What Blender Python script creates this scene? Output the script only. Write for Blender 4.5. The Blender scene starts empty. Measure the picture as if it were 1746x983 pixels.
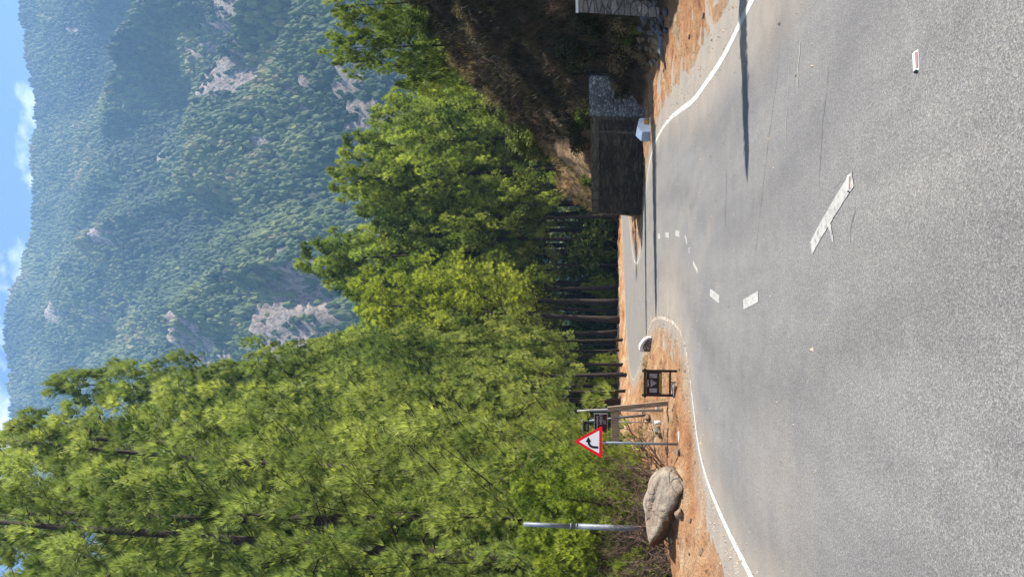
import bpy, bmesh, math, random
import numpy as np
from mathutils import Vector, Matrix, Quaternion
R = math.radians
rng = np.random.default_rng(7)
random.seed(7)
sc = bpy.context.scene
col = sc.collection

# ------------------------------------------------------------------ camera (held sideways, as the photo was taken)
F = 1300.0; CU = 491.5; CV = 873.0; HOR = 1030.0; CH = 1.6
PITCH = math.atan((HOR - CV) / F)
sp, cp = math.sin(PITCH), math.cos(PITCH)
cam_d = bpy.data.cameras.new('camera'); cam = bpy.data.objects.new('camera', cam_d); col.objects.link(cam)
cam_d.sensor_fit = 'HORIZONTAL'; cam_d.sensor_width = 36; cam_d.lens = 36 * F / 1746
cam_d.clip_start = 0.05; cam_d.clip_end = 8000
M = Matrix(((0, 1, 0, 0), (sp, 0, -cp, 0), (-cp, 0, -sp, CH), (0, 0, 0, 1)))
cam.matrix_world = M
sc.camera = cam

# ------------------------------------------------------------------ sun, sky, exposure
SUN_EL, SUN_AZ = 54.0, 8.0          # azimuth: degrees ahead of +X
wd = bpy.data.worlds.new("World"); sc.world = wd; wd.use_nodes = True
nt = wd.node_tree; nt.nodes.clear()
wo = nt.nodes.new('ShaderNodeOutputWorld'); bg = nt.nodes.new('ShaderNodeBackground')
sky = nt.nodes.new('ShaderNodeTexSky'); sky.sky_type = 'NISHITA'; sky.sun_disc = False
sky.sun_elevation = R(SUN_EL); sky.sun_rotation = R(90 - SUN_AZ); sky.altitude = 2200
sky.air_density = 1.0; sky.dust_density = 0.1; sky.ozone_density = 2.6
tc = nt.nodes.new('ShaderNodeTexCoord'); mp = nt.nodes.new('ShaderNodeMapping')
mp.inputs['Scale'].default_value = (3.2, 3.2, 6.0); mp.inputs['Location'].default_value = (0.35, 0.2, 0.1)
nz = nt.nodes.new('ShaderNodeTexNoise'); nz.inputs['Scale'].default_value = 1.9; nz.inputs['Detail'].default_value = 7; nz.inputs['Roughness'].default_value = 0.55
rp = nt.nodes.new('ShaderNodeValToRGB'); rp.color_ramp.elements[0].position = 0.50; rp.color_ramp.elements[1].position = 0.68
mx = nt.nodes.new('ShaderNodeMixRGB'); mx.inputs[2].default_value = (11.0, 11.3, 11.8, 1)
L = nt.links.new
L(tc.outputs['Generated'], mp.inputs['Vector']); L(mp.outputs[0], nz.inputs['Vector']); L(nz.outputs[0], rp.inputs[0])
L(rp.outputs[0], mx.inputs[0]); L(sky.outputs[0], mx.inputs[1]); L(mx.outputs[0], bg.inputs[0]); L(bg.outputs[0], wo.inputs[0])
bg.inputs[1].default_value = 0.075
sl = bpy.data.lights.new('sun', 'SUN'); so = bpy.data.objects.new('sun', sl); col.objects.link(so)
sl.energy = 5.0; sl.angle = R(0.5); sl.color = (1.0, 0.95, 0.87)
sdir = Vector((math.cos(R(SUN_EL)) * math.cos(R(SUN_AZ)), math.cos(R(SUN_EL)) * math.sin(R(SUN_AZ)), math.sin(R(SUN_EL))))
so.rotation_euler = sdir.to_track_quat('Z', 'Y').to_euler()
sc.view_settings.view_transform = 'Standard'; sc.view_settings.look = 'None'
sc.view_settings.gamma = 1; sc.view_settings.use_curve_mapping = False
sc.view_settings.exposure = 1.75
HAZE = 0.00023
sc.cycles.max_bounces = 6; sc.cycles.transparent_max_bounces = 8; sc.cycles.volume_bounces = 0

# ------------------------------------------------------------------ photo pixel -> world helpers (u right, v down on the upright photo)
def ray(u, v):
    a = (u - CU) / F; b = (CV - v) / F
    return a, cp - b * sp, sp + b * cp
def G(u, v, z=0.0):
    a, y, w = ray(u, v); t = (z - CH) / w
    return a * t, y * t
def At(u, v, Y):
    a, y, w = ray(u, v); t = Y / y
    return a * t, Y, CH + w * t

# ------------------------------------------------------------------ noise
def _hash(ix, iy, s):
    h = (ix.astype(np.int64) * 374761393 + iy.astype(np.int64) * 668265263 + s * 1274126177) & 0xffffffff
    h = ((h ^ (h >> 13)) * 1274126177) & 0xffffffff
    return ((h ^ (h >> 16)) & 0xffff) / 65535.0
def vnoise(x, y, s=0):
    x = np.asarray(x, float); y = np.asarray(y, float)
    ix = np.floor(x); iy = np.floor(y); fx = x - ix; fy = y - iy
    fx = fx * fx * (3 - 2 * fx); fy = fy * fy * (3 - 2 * fy)
    a = _hash(ix, iy, s); b = _hash(ix + 1, iy, s); c = _hash(ix, iy + 1, s); d = _hash(ix + 1, iy + 1, s)
    return (a * (1 - fx) + b * fx) * (1 - fy) + (c * (1 - fx) + d * fx) * fy
def fbm(x, y, o=4, s=0):
    r = 0; a = 0.5; t = 0
    for k in range(o):
        r = r + a * vnoise(x * 2 ** k + 17.3 * k, y * 2 ** k - 9.1 * k, s + k); t += a; a *= 0.5
    return r / t * 2 - 1
def sstep(a, b, x):
    t = np.clip((x - a) / (b - a), 0, 1); return t * t * (3 - 2 * t)

# ------------------------------------------------------------------ mesh helpers
def add_mesh(name, V, Fc, mats, parent=None, smooth=False, attrs=None, midx=None):
    V = np.asarray(V, np.float32).reshape(-1, 3); Fc = np.asarray(Fc, np.int32)
    k = Fc.shape[1]
    me = bpy.data.meshes.new(name)
    me.vertices.add(len(V)); me.vertices.foreach_set('co', V.ravel())
    me.loops.add(Fc.size); me.loops.foreach_set('vertex_index', Fc.ravel())
    me.polygons.add(len(Fc)); me.polygons.foreach_set('loop_start', np.arange(len(Fc), dtype=np.int32) * k)
    try: me.polygons.foreach_set('loop_total', np.full(len(Fc), k, np.int32))
    except Exception: pass
    if midx is not None: me.polygons.foreach_set('material_index', np.asarray(midx, np.int32))
    me.polygons.foreach_set('use_smooth', np.full(len(Fc), bool(smooth)))
    me.update(calc_edges=True)
    for an, av in (attrs or {}).items():
        at = me.attributes.new(an, 'FLOAT', 'POINT'); at.data.foreach_set('value', np.asarray(av, np.float32))
    for m in (mats if isinstance(mats, (list, tuple)) else [mats]): me.materials.append(m)
    o = bpy.data.objects.new(name, me); col.objects.link(o)
    if parent: o.parent = parent
    return o
def tag(o, label=None, cat=None, group=None, kind=None):
    if label: o['label'] = label
    if cat: o['category'] = cat
    if group: o['group'] = group
    if kind: o['kind'] = kind
    return o
def thing(name, loc, label, cat, group=None, rz=0.0):
    o = bpy.data.objects.new(name, None); col.objects.link(o); o.empty_display_size = 0.2
    o.location = loc; o.rotation_euler = (0, 0, rz)
    return tag(o, label, cat, group)
def copy_tree(root):
    r = root.copy(); col.objects.link(r)
    for ch in root.children:
        c = ch.copy(); col.objects.link(c); c.parent = r
        for g in ch.children:
            d = g.copy(); col.objects.link(d); d.parent = c
    return r
def boxes(name, bl, mat, parent=None, bevel=0.0, rot=None):
    """bl: list of (cx,cy,cz,sx,sy,sz) full sizes; joined into one part"""
    bm = bmesh.new()
    for b in bl:
        T = Matrix.Translation(b[:3]) @ (Matrix(b[6]) if len(b) > 6 else Matrix.Identity(4)) @ Matrix.Diagonal((b[3], b[4], b[5], 1))
        bmesh.ops.create_cube(bm, size=1, matrix=T)
    if bevel: bmesh.ops.bevel(bm, geom=bm.edges[:], offset=bevel, segments=2, affect='EDGES', profile=0.6)
    return bm_obj(name, bm, mat, parent)
def bm_obj(name, bm, mat, parent=None, smooth=False):
    me = bpy.data.meshes.new(name); bmesh.ops.recalc_face_normals(bm, faces=bm.faces[:]); bm.to_mesh(me); bm.free()
    for m in (mat if isinstance(mat, (list, tuple)) else [mat]): me.materials.append(m)
    if smooth:
        for p in me.polygons: p.use_smooth = True
    o = bpy.data.objects.new(name, me); col.objects.link(o)
    if parent: o.parent = parent
    return o
def tube_arr(pts, rad, n=6, cap=True):
    """tapered tube through pts -> V, quads"""
    P = np.asarray(pts, float); rad = np.asarray(rad, float) * np.ones(len(P))
    T = np.gradient(P, axis=0); T /= np.linalg.norm(T, axis=1)[:, None] + 1e-9
    ref = np.where(np.abs(T[:, 2:3]) > 0.9, np.array([[1., 0, 0]]), np.array([[0, 0, 1.]]))
    A = np.cross(T, ref); A /= np.linalg.norm(A, axis=1)[:, None] + 1e-9; B = np.cross(T, A)
    for i in range(1, len(P)):
        if np.dot(A[i], A[i - 1]) < 0: A[i] *= -1; B[i] *= -1
    an = np.arange(n) * 2 * math.pi / n
    V = P[:, None, :] + rad[:, None, None] * (np.cos(an)[None, :, None] * A[:, None, :] + np.sin(an)[None, :, None] * B[:, None, :])
    V = V.reshape(-1, 3); q = []
    for i in range(len(P) - 1):
        for j in range(n):
            a = i * n + j; b = i * n + (j + 1) % n; q.append((a, b, b + n, a + n))
    if cap:
        V = np.vstack([V, P[:1], P[-1:]]); c0 = len(V) - 2; c1 = len(V) - 1; e = (len(P) - 1) * n
        for j in range(0, n):
            q.append((c0, (j + 1) % n, j, c0)); q.append((c1, e + j, e + (j + 1) % n, c1))
    return V, np.array(q)
class MB:
    def __init__(s): s.V = []; s.F = []; s.n = 0; s.A = []
    def add(s, V, Fc, a=0.0):
        V = np.asarray(V, float)
        s.V.append(V); s.F.append(np.asarray(Fc) + s.n); s.n += len(V); s.A.append(np.ones(len(V)) * a); return s
    def tube(s, pts, rad, n=6, a=0.0, cap=True):
        V, q = tube_arr(pts, rad, n, cap)
        q = [(f if f[0] != f[3] else (f[0], f[1], f[2], f[2])) for f in q]
        q = np.array(q); t = np.vstack([q[:, [0, 1, 2]], q[q[:, 2] != q[:, 3]][:, [0, 2, 3]]])
        return s.add(V, t, a)
    def build(s, name, mat, parent=None, smooth=False):
        return add_mesh(name, np.vstack(s.V), np.vstack(s.F), mat, parent, smooth, {'tint': np.concatenate(s.A)})

# ------------------------------------------------------------------ materials
class NB:
    def __init__(s, name):
        s.m = bpy.data.materials.new(name); s.m.use_nodes = True; s.t = s.m.node_tree; s.t.nodes.clear()
        s.o = s.t.nodes.new('ShaderNodeOutputMaterial'); s.p = s.t.nodes.new('ShaderNodeBsdfPrincipled')
        s.t.links.new(s.p.outputs[0], s.o.inputs[0]); s.p.inputs['Roughness'].default_value = 0.9
        s.p.inputs['Specular IOR Level'].default_value = 0.25
        s.co = s.t.nodes.new('ShaderNodeTexCoord')
    def n(s, t, **k):
        x = s.t.nodes.new(t)
        for a, b in k.items():
            if a in x.inputs: x.inputs[a].default_value = b
            else: setattr(x, a, b)
        return x
    def l(s, a, b): s.t.links.new(a, b)
    def noise(s, scale, detail=4, rough=0.55, vec=None, stretch=None, obj=True):
        x = s.n('ShaderNodeTexNoise', Scale=scale, Detail=detail, Roughness=rough)
        v = vec or s.co.outputs['Object']
        if stretch:
            mpn = s.n('ShaderNodeMapping'); mpn.inputs['Scale'].default_value = stretch; s.l(v, mpn.inputs[0]); v = mpn.outputs[0]
        s.l(v, x.inputs['Vector']); return x.outputs[0]
    def ramp(s, f, stops):
        r = s.n('ShaderNodeValToRGB'); e = r.color_ramp.elements
        while len(e) < len(stops): e.new(0.5)
        for i, (p, c) in enumerate(stops):
            e[i].position = p; e[i].color = (c[0], c[1], c[2], 1) if hasattr(c, '__len__') else (c, c, c, 1)
        s.l(f, r.inputs[0]); return r.outputs[0]
    def mix(s, f, a, b, mode='MIX'):
        x = s.n('ShaderNodeMixRGB', blend_type=mode)
        for i, q in ((0, f), (1, a), (2, b)):
            if hasattr(q, 'is_output'): s.l(q, x.inputs[i])
            elif i == 0: x.inputs[0].default_value = q
            else: x.inputs[i].default_value = (q[0], q[1], q[2], 1)
        return x.outputs[0]
    def math(s, op, a, b=0.0):
        x = s.n('ShaderNodeMath', operation=op)
        for i, q in ((0, a), (1, b)):
            if hasattr(q, 'is_output'): s.l(q, x.inputs[i])
            else: x.inputs[i].default_value = q
        return x.outputs[0]
    def attr(s, name): return s.n('ShaderNodeAttribute', attribute_name=name).outputs['Fac']
    def col(s, c, k=0.74):
        if not s.m.name.startswith(('pine_', 'forest_pine', 'yellow_green', 'dark_shrub', 'shrub_', 'dry_grass', 'dark_bank', 'mountain_tree', 'sign_red')):
            if hasattr(c, 'is_output'): c = s.mix(1.0, c, (k, k, k), 'MULTIPLY')
            else: c = [x * k for x in c]
        if hasattr(c, 'is_output'): s.l(c, s.p.inputs['Base Color'])
        else: s.p.inputs['Base Color'].default_value = (c[0], c[1], c[2], 1)
        return s
    def bump(s, h, st=0.5, dist=0.02):
        b = s.n('ShaderNodeBump', Strength=st, Distance=dist); s.l(h, b.inputs['Height']); s.l(b.outputs[0], s.p.inputs['Normal']); return s
def simple(name, c, rough=0.8, var=0.15, scale=6, metal=0.0, bump=0.0, bscale=30, stretch=None):
    b = NB(name); n = b.noise(scale, 5, stretch=stretch)
    lo = [max(0, x * (1 - var)) for x in c]; hi = [min(1, x * (1 + var)) for x in c]
    b.col(b.ramp(n, [(0.3, lo), (0.7, hi)])); b.p.inputs['Roughness'].default_value = rough; b.p.inputs['Metallic'].default_value = metal
    if bump: b.bump(b.noise(bscale, 4, stretch=stretch), bump, 0.02)
    return b.m
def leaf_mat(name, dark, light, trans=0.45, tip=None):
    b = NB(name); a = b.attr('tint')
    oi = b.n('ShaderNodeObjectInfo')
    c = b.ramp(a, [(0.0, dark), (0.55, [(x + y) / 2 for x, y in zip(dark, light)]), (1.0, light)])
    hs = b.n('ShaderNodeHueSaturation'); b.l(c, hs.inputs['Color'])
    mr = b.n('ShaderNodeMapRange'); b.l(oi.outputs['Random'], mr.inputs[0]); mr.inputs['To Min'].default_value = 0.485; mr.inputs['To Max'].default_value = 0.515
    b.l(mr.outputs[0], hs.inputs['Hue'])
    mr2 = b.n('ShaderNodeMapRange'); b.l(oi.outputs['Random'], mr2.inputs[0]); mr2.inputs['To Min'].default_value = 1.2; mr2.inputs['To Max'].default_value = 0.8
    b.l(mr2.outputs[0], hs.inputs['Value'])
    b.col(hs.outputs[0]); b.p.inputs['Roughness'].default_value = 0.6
    tr = b.n('ShaderNodeBsdfTranslucent'); tc_ = b.mix(1.0, hs.outputs[0], (1.0, 1.0, 0.55), 'MULTIPLY'); b.l(tc_, tr.inputs[0])
    ms = b.n('ShaderNodeMixShader'); ms.inputs[0].default_value = trans
    b.l(b.p.outputs[0], ms.inputs[1]); b.l(tr.outputs[0], ms.inputs[2]); b.l(ms.outputs[0], b.o.inputs[0])
    return b.m

# asphalt
b = NB('asphalt')
big = b.noise(0.35, 5, 0.6); mid = b.noise(2.2, 5, 0.65); str_ = b.noise(1.0, 5, 0.6, stretch=(4.0, 0.35, 1))
vor = b.n('ShaderNodeTexVoronoi', Scale=120.0); b.l(b.co.outputs['Object'], vor.inputs['Vector'])
vor2 = b.n('ShaderNodeTexVoronoi', Scale=290.0); b.l(b.co.outputs['Object'], vor2.inputs['Vector'])
sep = b.n('ShaderNodeSeparateColor'); b.l(vor.outputs['Color'], sep.inputs[0])
sep2 = b.n('ShaderNodeSeparateColor'); b.l(vor2.outputs['Color'], sep2.inputs[0])
g = b.ramp(sep.outputs[0], [(0.0, (0.070, 0.070, 0.073)), (0.35, (0.135, 0.134, 0.134)), (0.75, (0.185, 0.181, 0.178)), (1.0, (0.30, 0.285, 0.265))])
g2 = b.ramp(sep2.outputs[1], [(0.0, (0.55, 0.55, 0.56)), (0.5, (1.0, 1.0, 1.0)), (1.0, (1.38, 1.36, 1.32))])
c = b.mix(0.6, b.mix(0.3, g, (0.158, 0.156, 0.154)), g2, 'MULTIPLY')
smooth_ = (0.148, 0.151, 0.160)
wear = b.attr('wear')
c = b.mix(b.math('MULTIPLY', wear, 0.55), c, b.mix(0.6, c, smooth_))
c = b.mix(1.0, c, b.ramp(big, [(0.3, (0.98, 0.985, 1.01)), (0.7, (1.22, 1.205, 1.16))]), 'MULTIPLY')
c = b.mix(1.0, c, b.ramp(mid, [(0.3, (0.90, 0.90, 0.91)), (0.7, (1.07, 1.07, 1.06))]), 'MULTIPLY')
c = b.mix(1.0, c, b.ramp(str_, [(0.35, (0.92, 0.92, 0.93)), (0.65, (1.06, 1.06, 1.05))]), 'MULTIPLY')
c = b.mix(b.math('MULTIPLY', b.attr('tyre'), 1.0), c, b.mix(1.0, c, (0.76, 0.765, 0.79), 'MULTIPLY'))
st = b.noise(0.9, 6, 0.7, stretch=(1.0, .5, 1)); c = b.mix(1.0, c, b.ramp(st, [(0.28, (0.80, 0.80, 0.80)), (0.40, (1.0, 1.0, 1.0)), (0.64, (1.0, 1.0, 1.0)), (0.76, (1.14, 1.12, 1.08))]), 'MULTIPLY')
dust = b.math('MULTIPLY', b.attr('dust'), b.ramp(b.noise(1.6, 6, 0.65), [(0.25, 0.35), (0.75, 1.0)]))
c = b.mix(dust, c, (0.34, 0.285, 0.22))
b.col(c); b.p.inputs['Roughness'].default_value = 0.85
b.bump(b.math('ADD', vor.outputs['Distance'], b.math('MULTIPLY', vor2.outputs['Distance'], 0.5)), 0.55, 0.006)
M_ASPH = b.m
# soil
b = NB('orange_soil')
n1 = b.noise(0.9, 6, 0.6); n2 = b.noise(4.0, 7, 0.75, stretch=(1, .55, 1)); n3 = b.noise(22, 5, 0.7)
c = b.ramp(n1, [(0.30, (0.23, 0.092, 0.038)), (0.44, (0.37, 0.175, 0.075)), (0.56, (0.42, 0.245, 0.125)), (0.70, (0.50, 0.39, 0.25))])
c = b.mix(1.0, c, b.ramp(n2, [(0.30, (0.42, 0.36, 0.32)), (0.46, (1.0, 1.0, 1.0)), (0.66, (1.2, 1.28, 1.36))]), 'MULTIPLY')
c = b.mix(1.0, c, b.ramp(n3, [(0.34, (0.42, 0.38, 0.34)), (0.46, (1.0, 1.0, 1.0)), (0.70, (1.3, 1.3, 1.3))]), 'MULTIPLY')
edge = b.attr('pale'); c = b.mix(edge, c, b.mix(n2, (0.33, 0.26, 0.185), (0.46, 0.37, 0.275)))
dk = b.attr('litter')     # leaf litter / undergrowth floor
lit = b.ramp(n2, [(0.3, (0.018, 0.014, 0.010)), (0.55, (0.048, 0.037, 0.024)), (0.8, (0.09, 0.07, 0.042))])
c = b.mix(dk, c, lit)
dry = b.attr('dry'); c = b.mix(dry, c, b.ramp(b.noise(3.5, 6, 0.7, stretch=(1, 1, 3)), [(0.3, (0.16, 0.09, 0.05)), (0.5, (0.42, 0.26, 0.14)), (0.7, (0.60, 0.43, 0.25))]))
b.col(c); b.p.inputs['Roughness'].default_value = 0.95
b.bump(b.math('ADD', b.math('MULTIPLY', n2, 1.0), b.math('MULTIPLY', n3, 0.4)), 1.0, 0.16)
M_SOIL = b.m
# paint
b = NB('road_paint')
n = b.noise(14, 6, 0.75); n0 = b.noise(2.5, 4)
c = b.mix(b.ramp(n, [(0.38, 0.0), (0.50, 1.0)]), (0.20, 0.197, 0.19), b.ramp(n0, [(0.3, (0.33, 0.32, 0.295)), (0.7, (0.43, 0.42, 0.39))]))
b.col(c); b.bump(b.noise(90, 3), 0.4, 0.004); M_PAINT = b.m
b = NB('edge_paint'); n = b.noise(11, 6, 0.75)
b.col(b.mix(b.ramp(n, [(0.30, 0.0), (0.40, 1.0)]), (0.26, 0.25, 0.23), (0.46, 0.45, 0.415))); b.bump(b.noise(90, 3), 0.4, 0.004); M_PAINTE = b.m
b = NB('worn_paint'); n = b.noise(3.5, 7, 0.8)
b.col(b.mix(b.ramp(n, [(0.48, 0.0), (0.56, 1.0)]), (0.30, 0.24, 0.175), (0.50, 0.47, 0.42))); M_PAINTW = b.m
M_CRACK = simple('crack_shadow', (0.10, 0.098, 0.095), 0.95)
M_CRACKP = simple('crack_pale_filler', (0.36, 0.34, 0.31), 0.95)
# rocks
def rock_mat(name, a, b2, c2, sc_=3.0):
    b = NB(name); n1 = b.noise(sc_, 8, 0.65); n2 = b.noise(sc_ * 6, 6, 0.7)
    v = b.n('ShaderNodeTexVoronoi', feature='DISTANCE_TO_EDGE', Scale=sc_ * 0.9)
    mpn = b.n('ShaderNodeMapping'); mpn.inputs['Scale'].default_value = (1, 1, 2.2); mpn.inputs['Rotation'].default_value = (0.3, 0.5, 0)
    nv = b.n('ShaderNodeTexNoise', Scale=sc_ * 1.5, Detail=4.0); b.l(b.co.outputs['Object'], nv.inputs[0])
    va = b.n('ShaderNodeMixRGB'); va.inputs[0].default_value = 0.35; b.l(b.co.outputs['Object'], va.inputs[1]); b.l(nv.outputs['Color'], va.inputs[2])
    b.l(va.outputs[0], mpn.inputs[0]); b.l(mpn.outputs[0], v.inputs['Vector'])
    c = b.ramp(n1, [(0.28, a), (0.5, b2), (0.72, c2)])
    c = b.mix(1.0, c, b.ramp(n2, [(0.3, 0.6), (0.6, 1.1)]), 'MULTIPLY')
    c = b.mix(b.ramp(v.outputs[0], [(0.0, 0.30), (0.02, 0.0)]), c, (a[0] * .4, a[1] * .4, a[2] * .4))
    b.col(c); b.bump(b.math('ADD', n1, b.math('ADD', b.math('MULTIPLY', n2, 0.5), b.ramp(v.outputs[0], [(0.0, 0.0), (0.06, 0.5)]))), 0.8, 0.06)
    return b.m
M_BOULDER = rock_mat('boulder_stone', (0.19, 0.125, 0.075), (0.31, 0.25, 0.19), (0.38, 0.33, 0.26), 2.2)
M_ROCK = rock_mat('grey_rock', (0.20, 0.18, 0.16), (0.34, 0.31, 0.28), (0.5, 0.46, 0.41), 5)
M_ROCKT = rock_mat('tan_rock', (0.28, 0.18, 0.11), (0.46, 0.34, 0.24), (0.62, 0.5, 0.38), 5)
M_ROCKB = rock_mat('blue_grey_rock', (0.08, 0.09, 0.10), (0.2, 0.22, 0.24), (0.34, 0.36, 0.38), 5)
def masonry(name, a, b2, mortar, scale=2.6, stretch=(1, 1, 1.9), mw=0.05):
    b = NB(name)
    nv = b.n('ShaderNodeTexNoise', Scale=3.0, Detail=3.0); b.l(b.co.outputs['Object'], nv.inputs[0])
    va = b.n('ShaderNodeMixRGB'); va.inputs[0].default_value = 0.12; b.l(b.co.outputs['Object'], va.inputs[1]); b.l(nv.outputs['Color'], va.inputs[2])
    mpn = b.n('ShaderNodeMapping'); mpn.inputs['Scale'].default_value = stretch; b.l(va.outputs[0], mpn.inputs[0])
    v = b.n('ShaderNodeTexVoronoi', feature='DISTANCE_TO_EDGE', Scale=scale); b.l(mpn.outputs[0], v.inputs['Vector'])
    v1 = b.n('ShaderNodeTexVoronoi', Scale=scale); b.l(mpn.outputs[0], v1.inputs['Vector'])
    sp_ = b.n('ShaderNodeSeparateColor'); b.l(v1.outputs['Color'], sp_.inputs[0])
    n2 = b.noise(18, 6, 0.7); n0 = b.noise(1.1, 5, 0.6)
    c = b.mix(sp_.outputs[0], a, b2); c = b.mix(1.0, c, b.ramp(n2, [(0.3, 0.6), (0.65, 1.15)]), 'MULTIPLY')
    c = b.mix(b.ramp(v.outputs[0], [(0.0, 1.0), (mw, 0.0)]), c, mortar)
    c = b.mix(1.0, c, b.ramp(n0, [(0.3, 0.6), (0.7, 1.15)]), 'MULTIPLY')
    b.col(c); b.bump(b.math('ADD', b.ramp(v.outputs[0], [(0.0, 0.0), (mw * 2.5, 1.0)]), b.math('MULTIPLY', n2, 0.4)), 0.9, 0.05)
    return b.m
M_WALL = masonry('dark_masonry', (0.055, 0.047, 0.04), (0.12, 0.10, 0.08), (0.05, 0.045, 0.04), 5.5, (0.45, 0.45, 1.5), 0.05)
M_COPING = masonry('coping_stone', (0.12, 0.10, 0.08), (0.17, 0.15, 0.12), (0.09, 0.08, 0.07), 4.0, (0.6, 0.6, 1.2))
M_LIME = masonry('limewashed_stone', (0.14, 0.15, 0.17), (0.42, 0.45, 0.50), (0.10, 0.09, 0.085), 7.5, (0.9, 0.9, 1.3), 0.10)
M_GREYWALL = masonry('grey_stone_wall', (0.17, 0.155, 0.135), (0.34, 0.31, 0.27), (0.10, 0.09, 0.08), 3.6, (0.7, 0.7, 2.3), 0.04)
M_WHITE = simple('white_paint', (0.80, 0.80, 0.78), 0.6, 0.05, 8, bump=0.2)
M_STONEFACE = masonry('parapet_stone', (0.24, 0.22, 0.21), (0.5, 0.46, 0.43), (0.07, 0.06, 0.06), 9, (1, 1, 1), 0.06)
M_PLAQUE = simple('mustard_plaque', (0.30, 0.20, 0.04), 0.6, 0.15)
M_STEEL = simple('galvanised_steel', (0.20, 0.225, 0.25), 0.5, 0.3, 7, metal=0.15)
M_BACK = simple('dull_metal', (0.18, 0.18, 0.18), 0.6)
M_RED = simple('sign_red', (0.62, 0.01, 0.02), 0.35, 0.04)
M_SIGNW = simple('sign_white', (0.86, 0.86, 0.90), 0.4, 0.03)
M_BLACK = simple('sign_black', (0.012, 0.012, 0.013), 0.4, 0.05)
M_WOOD = simple('weathered_wood', (0.34, 0.25, 0.16), 0.85, 0.4, 5, bump=0.5, bscale=12, stretch=(6, 6, 0.8))
M_WOODD = simple('dark_wood', (0.035, 0.022, 0.016), 0.7, 0.3, 8, bump=0.3)
M_BROWN = simple('brown_sign', (0.085, 0.022, 0.025), 0.5, 0.08)
M_YEL = simple('yellow_strip', (0.34, 0.22, 0.04), 0.6, 0.25, 20)
M_BARK = simple('pine_bark', (0.042, 0.031, 0.025), 0.95, 0.45, 5, bump=0.8, bscale=9, stretch=(3, 3, 0.6))
M_TWIG = simple('bare_twig', (0.125, 0.08, 0.055), 0.9, 0.35, 3)
M_TWIGW = simple('bleached_wood', (0.46, 0.43, 0.40), 0.9, 0.2, 3)
M_CONE = simple('pine_cone_brown', (0.07, 0.045, 0.03), 0.9, 0.3, 30, bump=0.8, bscale=60)
M_NEEDLE = leaf_mat('pine_needles', (0.06, 0.115, 0.025), (0.50, 0.57, 0.17), 0.48)
M_NEEDLE_F = leaf_mat('forest_pine_needles', (0.06, 0.11, 0.022), (0.50, 0.58, 0.13), 0.47)
M_NEEDLE_Y = leaf_mat('yellow_green_needles', (0.10, 0.15, 0.022), (0.52, 0.58, 0.10), 0.48)
M_LEAF = leaf_mat('dark_shrub_leaves', (0.020, 0.024, 0.010), (0.075, 0.080, 0.028), 0.25)
M_LEAFG = leaf_mat('shrub_leaves', (0.05, 0.085, 0.018), (0.22, 0.27, 0.06), 0.35)
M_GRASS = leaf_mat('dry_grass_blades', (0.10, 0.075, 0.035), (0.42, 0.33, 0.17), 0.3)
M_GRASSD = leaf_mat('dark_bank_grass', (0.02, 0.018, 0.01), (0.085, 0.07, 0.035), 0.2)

# ------------------------------------------------------------------ road outline (metres, from the edge lines)
def gp(l): return [G(u, v) for v, u in l]       # list of (v, u)
edgeL = [(-3.35, -30), (-3.3, -5), (-3.2, 4)] + gp([(1280, 0), (1238, 83), (1206, 158), (1190, 222), (1183, 283), (1176, 343), (1167, 402), (1153, 430), (1130, 441), (1116, 440), (1108, 428), (1102, 405), (1096, 375), (1091, 355), (1084, 340), (1079.5, 334), (1075.5, 343), (1072, 365), (1068, 425), (1065.6, 483), (1063, 560), (1060.5, 625), (1058.5, 700), (1056.5, 800)])
edgeR = [(3.35, -30), (3.2, -5), (3.1, 4)] + gp([(1280, 983), (1233, 885), (1205, 845), (1184, 814), (1160, 797), (1143, 783), (1129, 765), (1117, 742), (1107, 706), (1103, 674), (1097.5, 615), (1092, 560), (1088.5, 538), (1085, 534), (1081, 540), (1076.5, 570), (1072.5, 612), (1069, 660), (1066.5, 720), (1064.5, 800)])
def smooth_line(P, it=2):
    P = [np.array(p, float) for p in P]
    for _ in range(it):
        Q = [P[0]]
        for a, b_ in zip(P[:-1], P[1:]): Q += [a * .75 + b_ * .25, a * .25 + b_ * .75]
        Q.append(P[-1]); P = Q
    return np.array(P)
EL = smooth_line(edgeL, 3); ER = smooth_line(edgeR, 3)
POLY = np.vstack([EL, ER[::-1]])
def inside(x, y, P=POLY):
    r = np.zeros(x.shape, bool); n = len(P)
    for i in range(n):
        x0, y0 = P[i]; x1, y1 = P[(i + 1) % n]
        if y0 == y1: continue
        c_ = ((y0 > y) != (y1 > y)) & (x < (x1 - x0) * (y - y0) / (y1 - y0) + x0); r ^= c_
    return r
def pdist(x, y, P, closed=False):
    d = np.full(x.shape, 1e9); n = len(P)
    for i in range(n if closed else n - 1):
        a = P[i]; b_ = P[(i + 1) % n]; e = b_ - a; L2 = e @ e + 1e-12
        t = np.clip(((x - a[0]) * e[0] + (y - a[1]) * e[1]) / L2, 0, 1)
        d = np.minimum(d, (x - a[0] - t * e[0]) ** 2 + (y - a[1] - t * e[1]) ** 2)
    return np.sqrt(d)
def sdist(x, y):
    d = pdist(x, y, POLY, True); return np.where(inside(x, y), -d, d)

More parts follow.
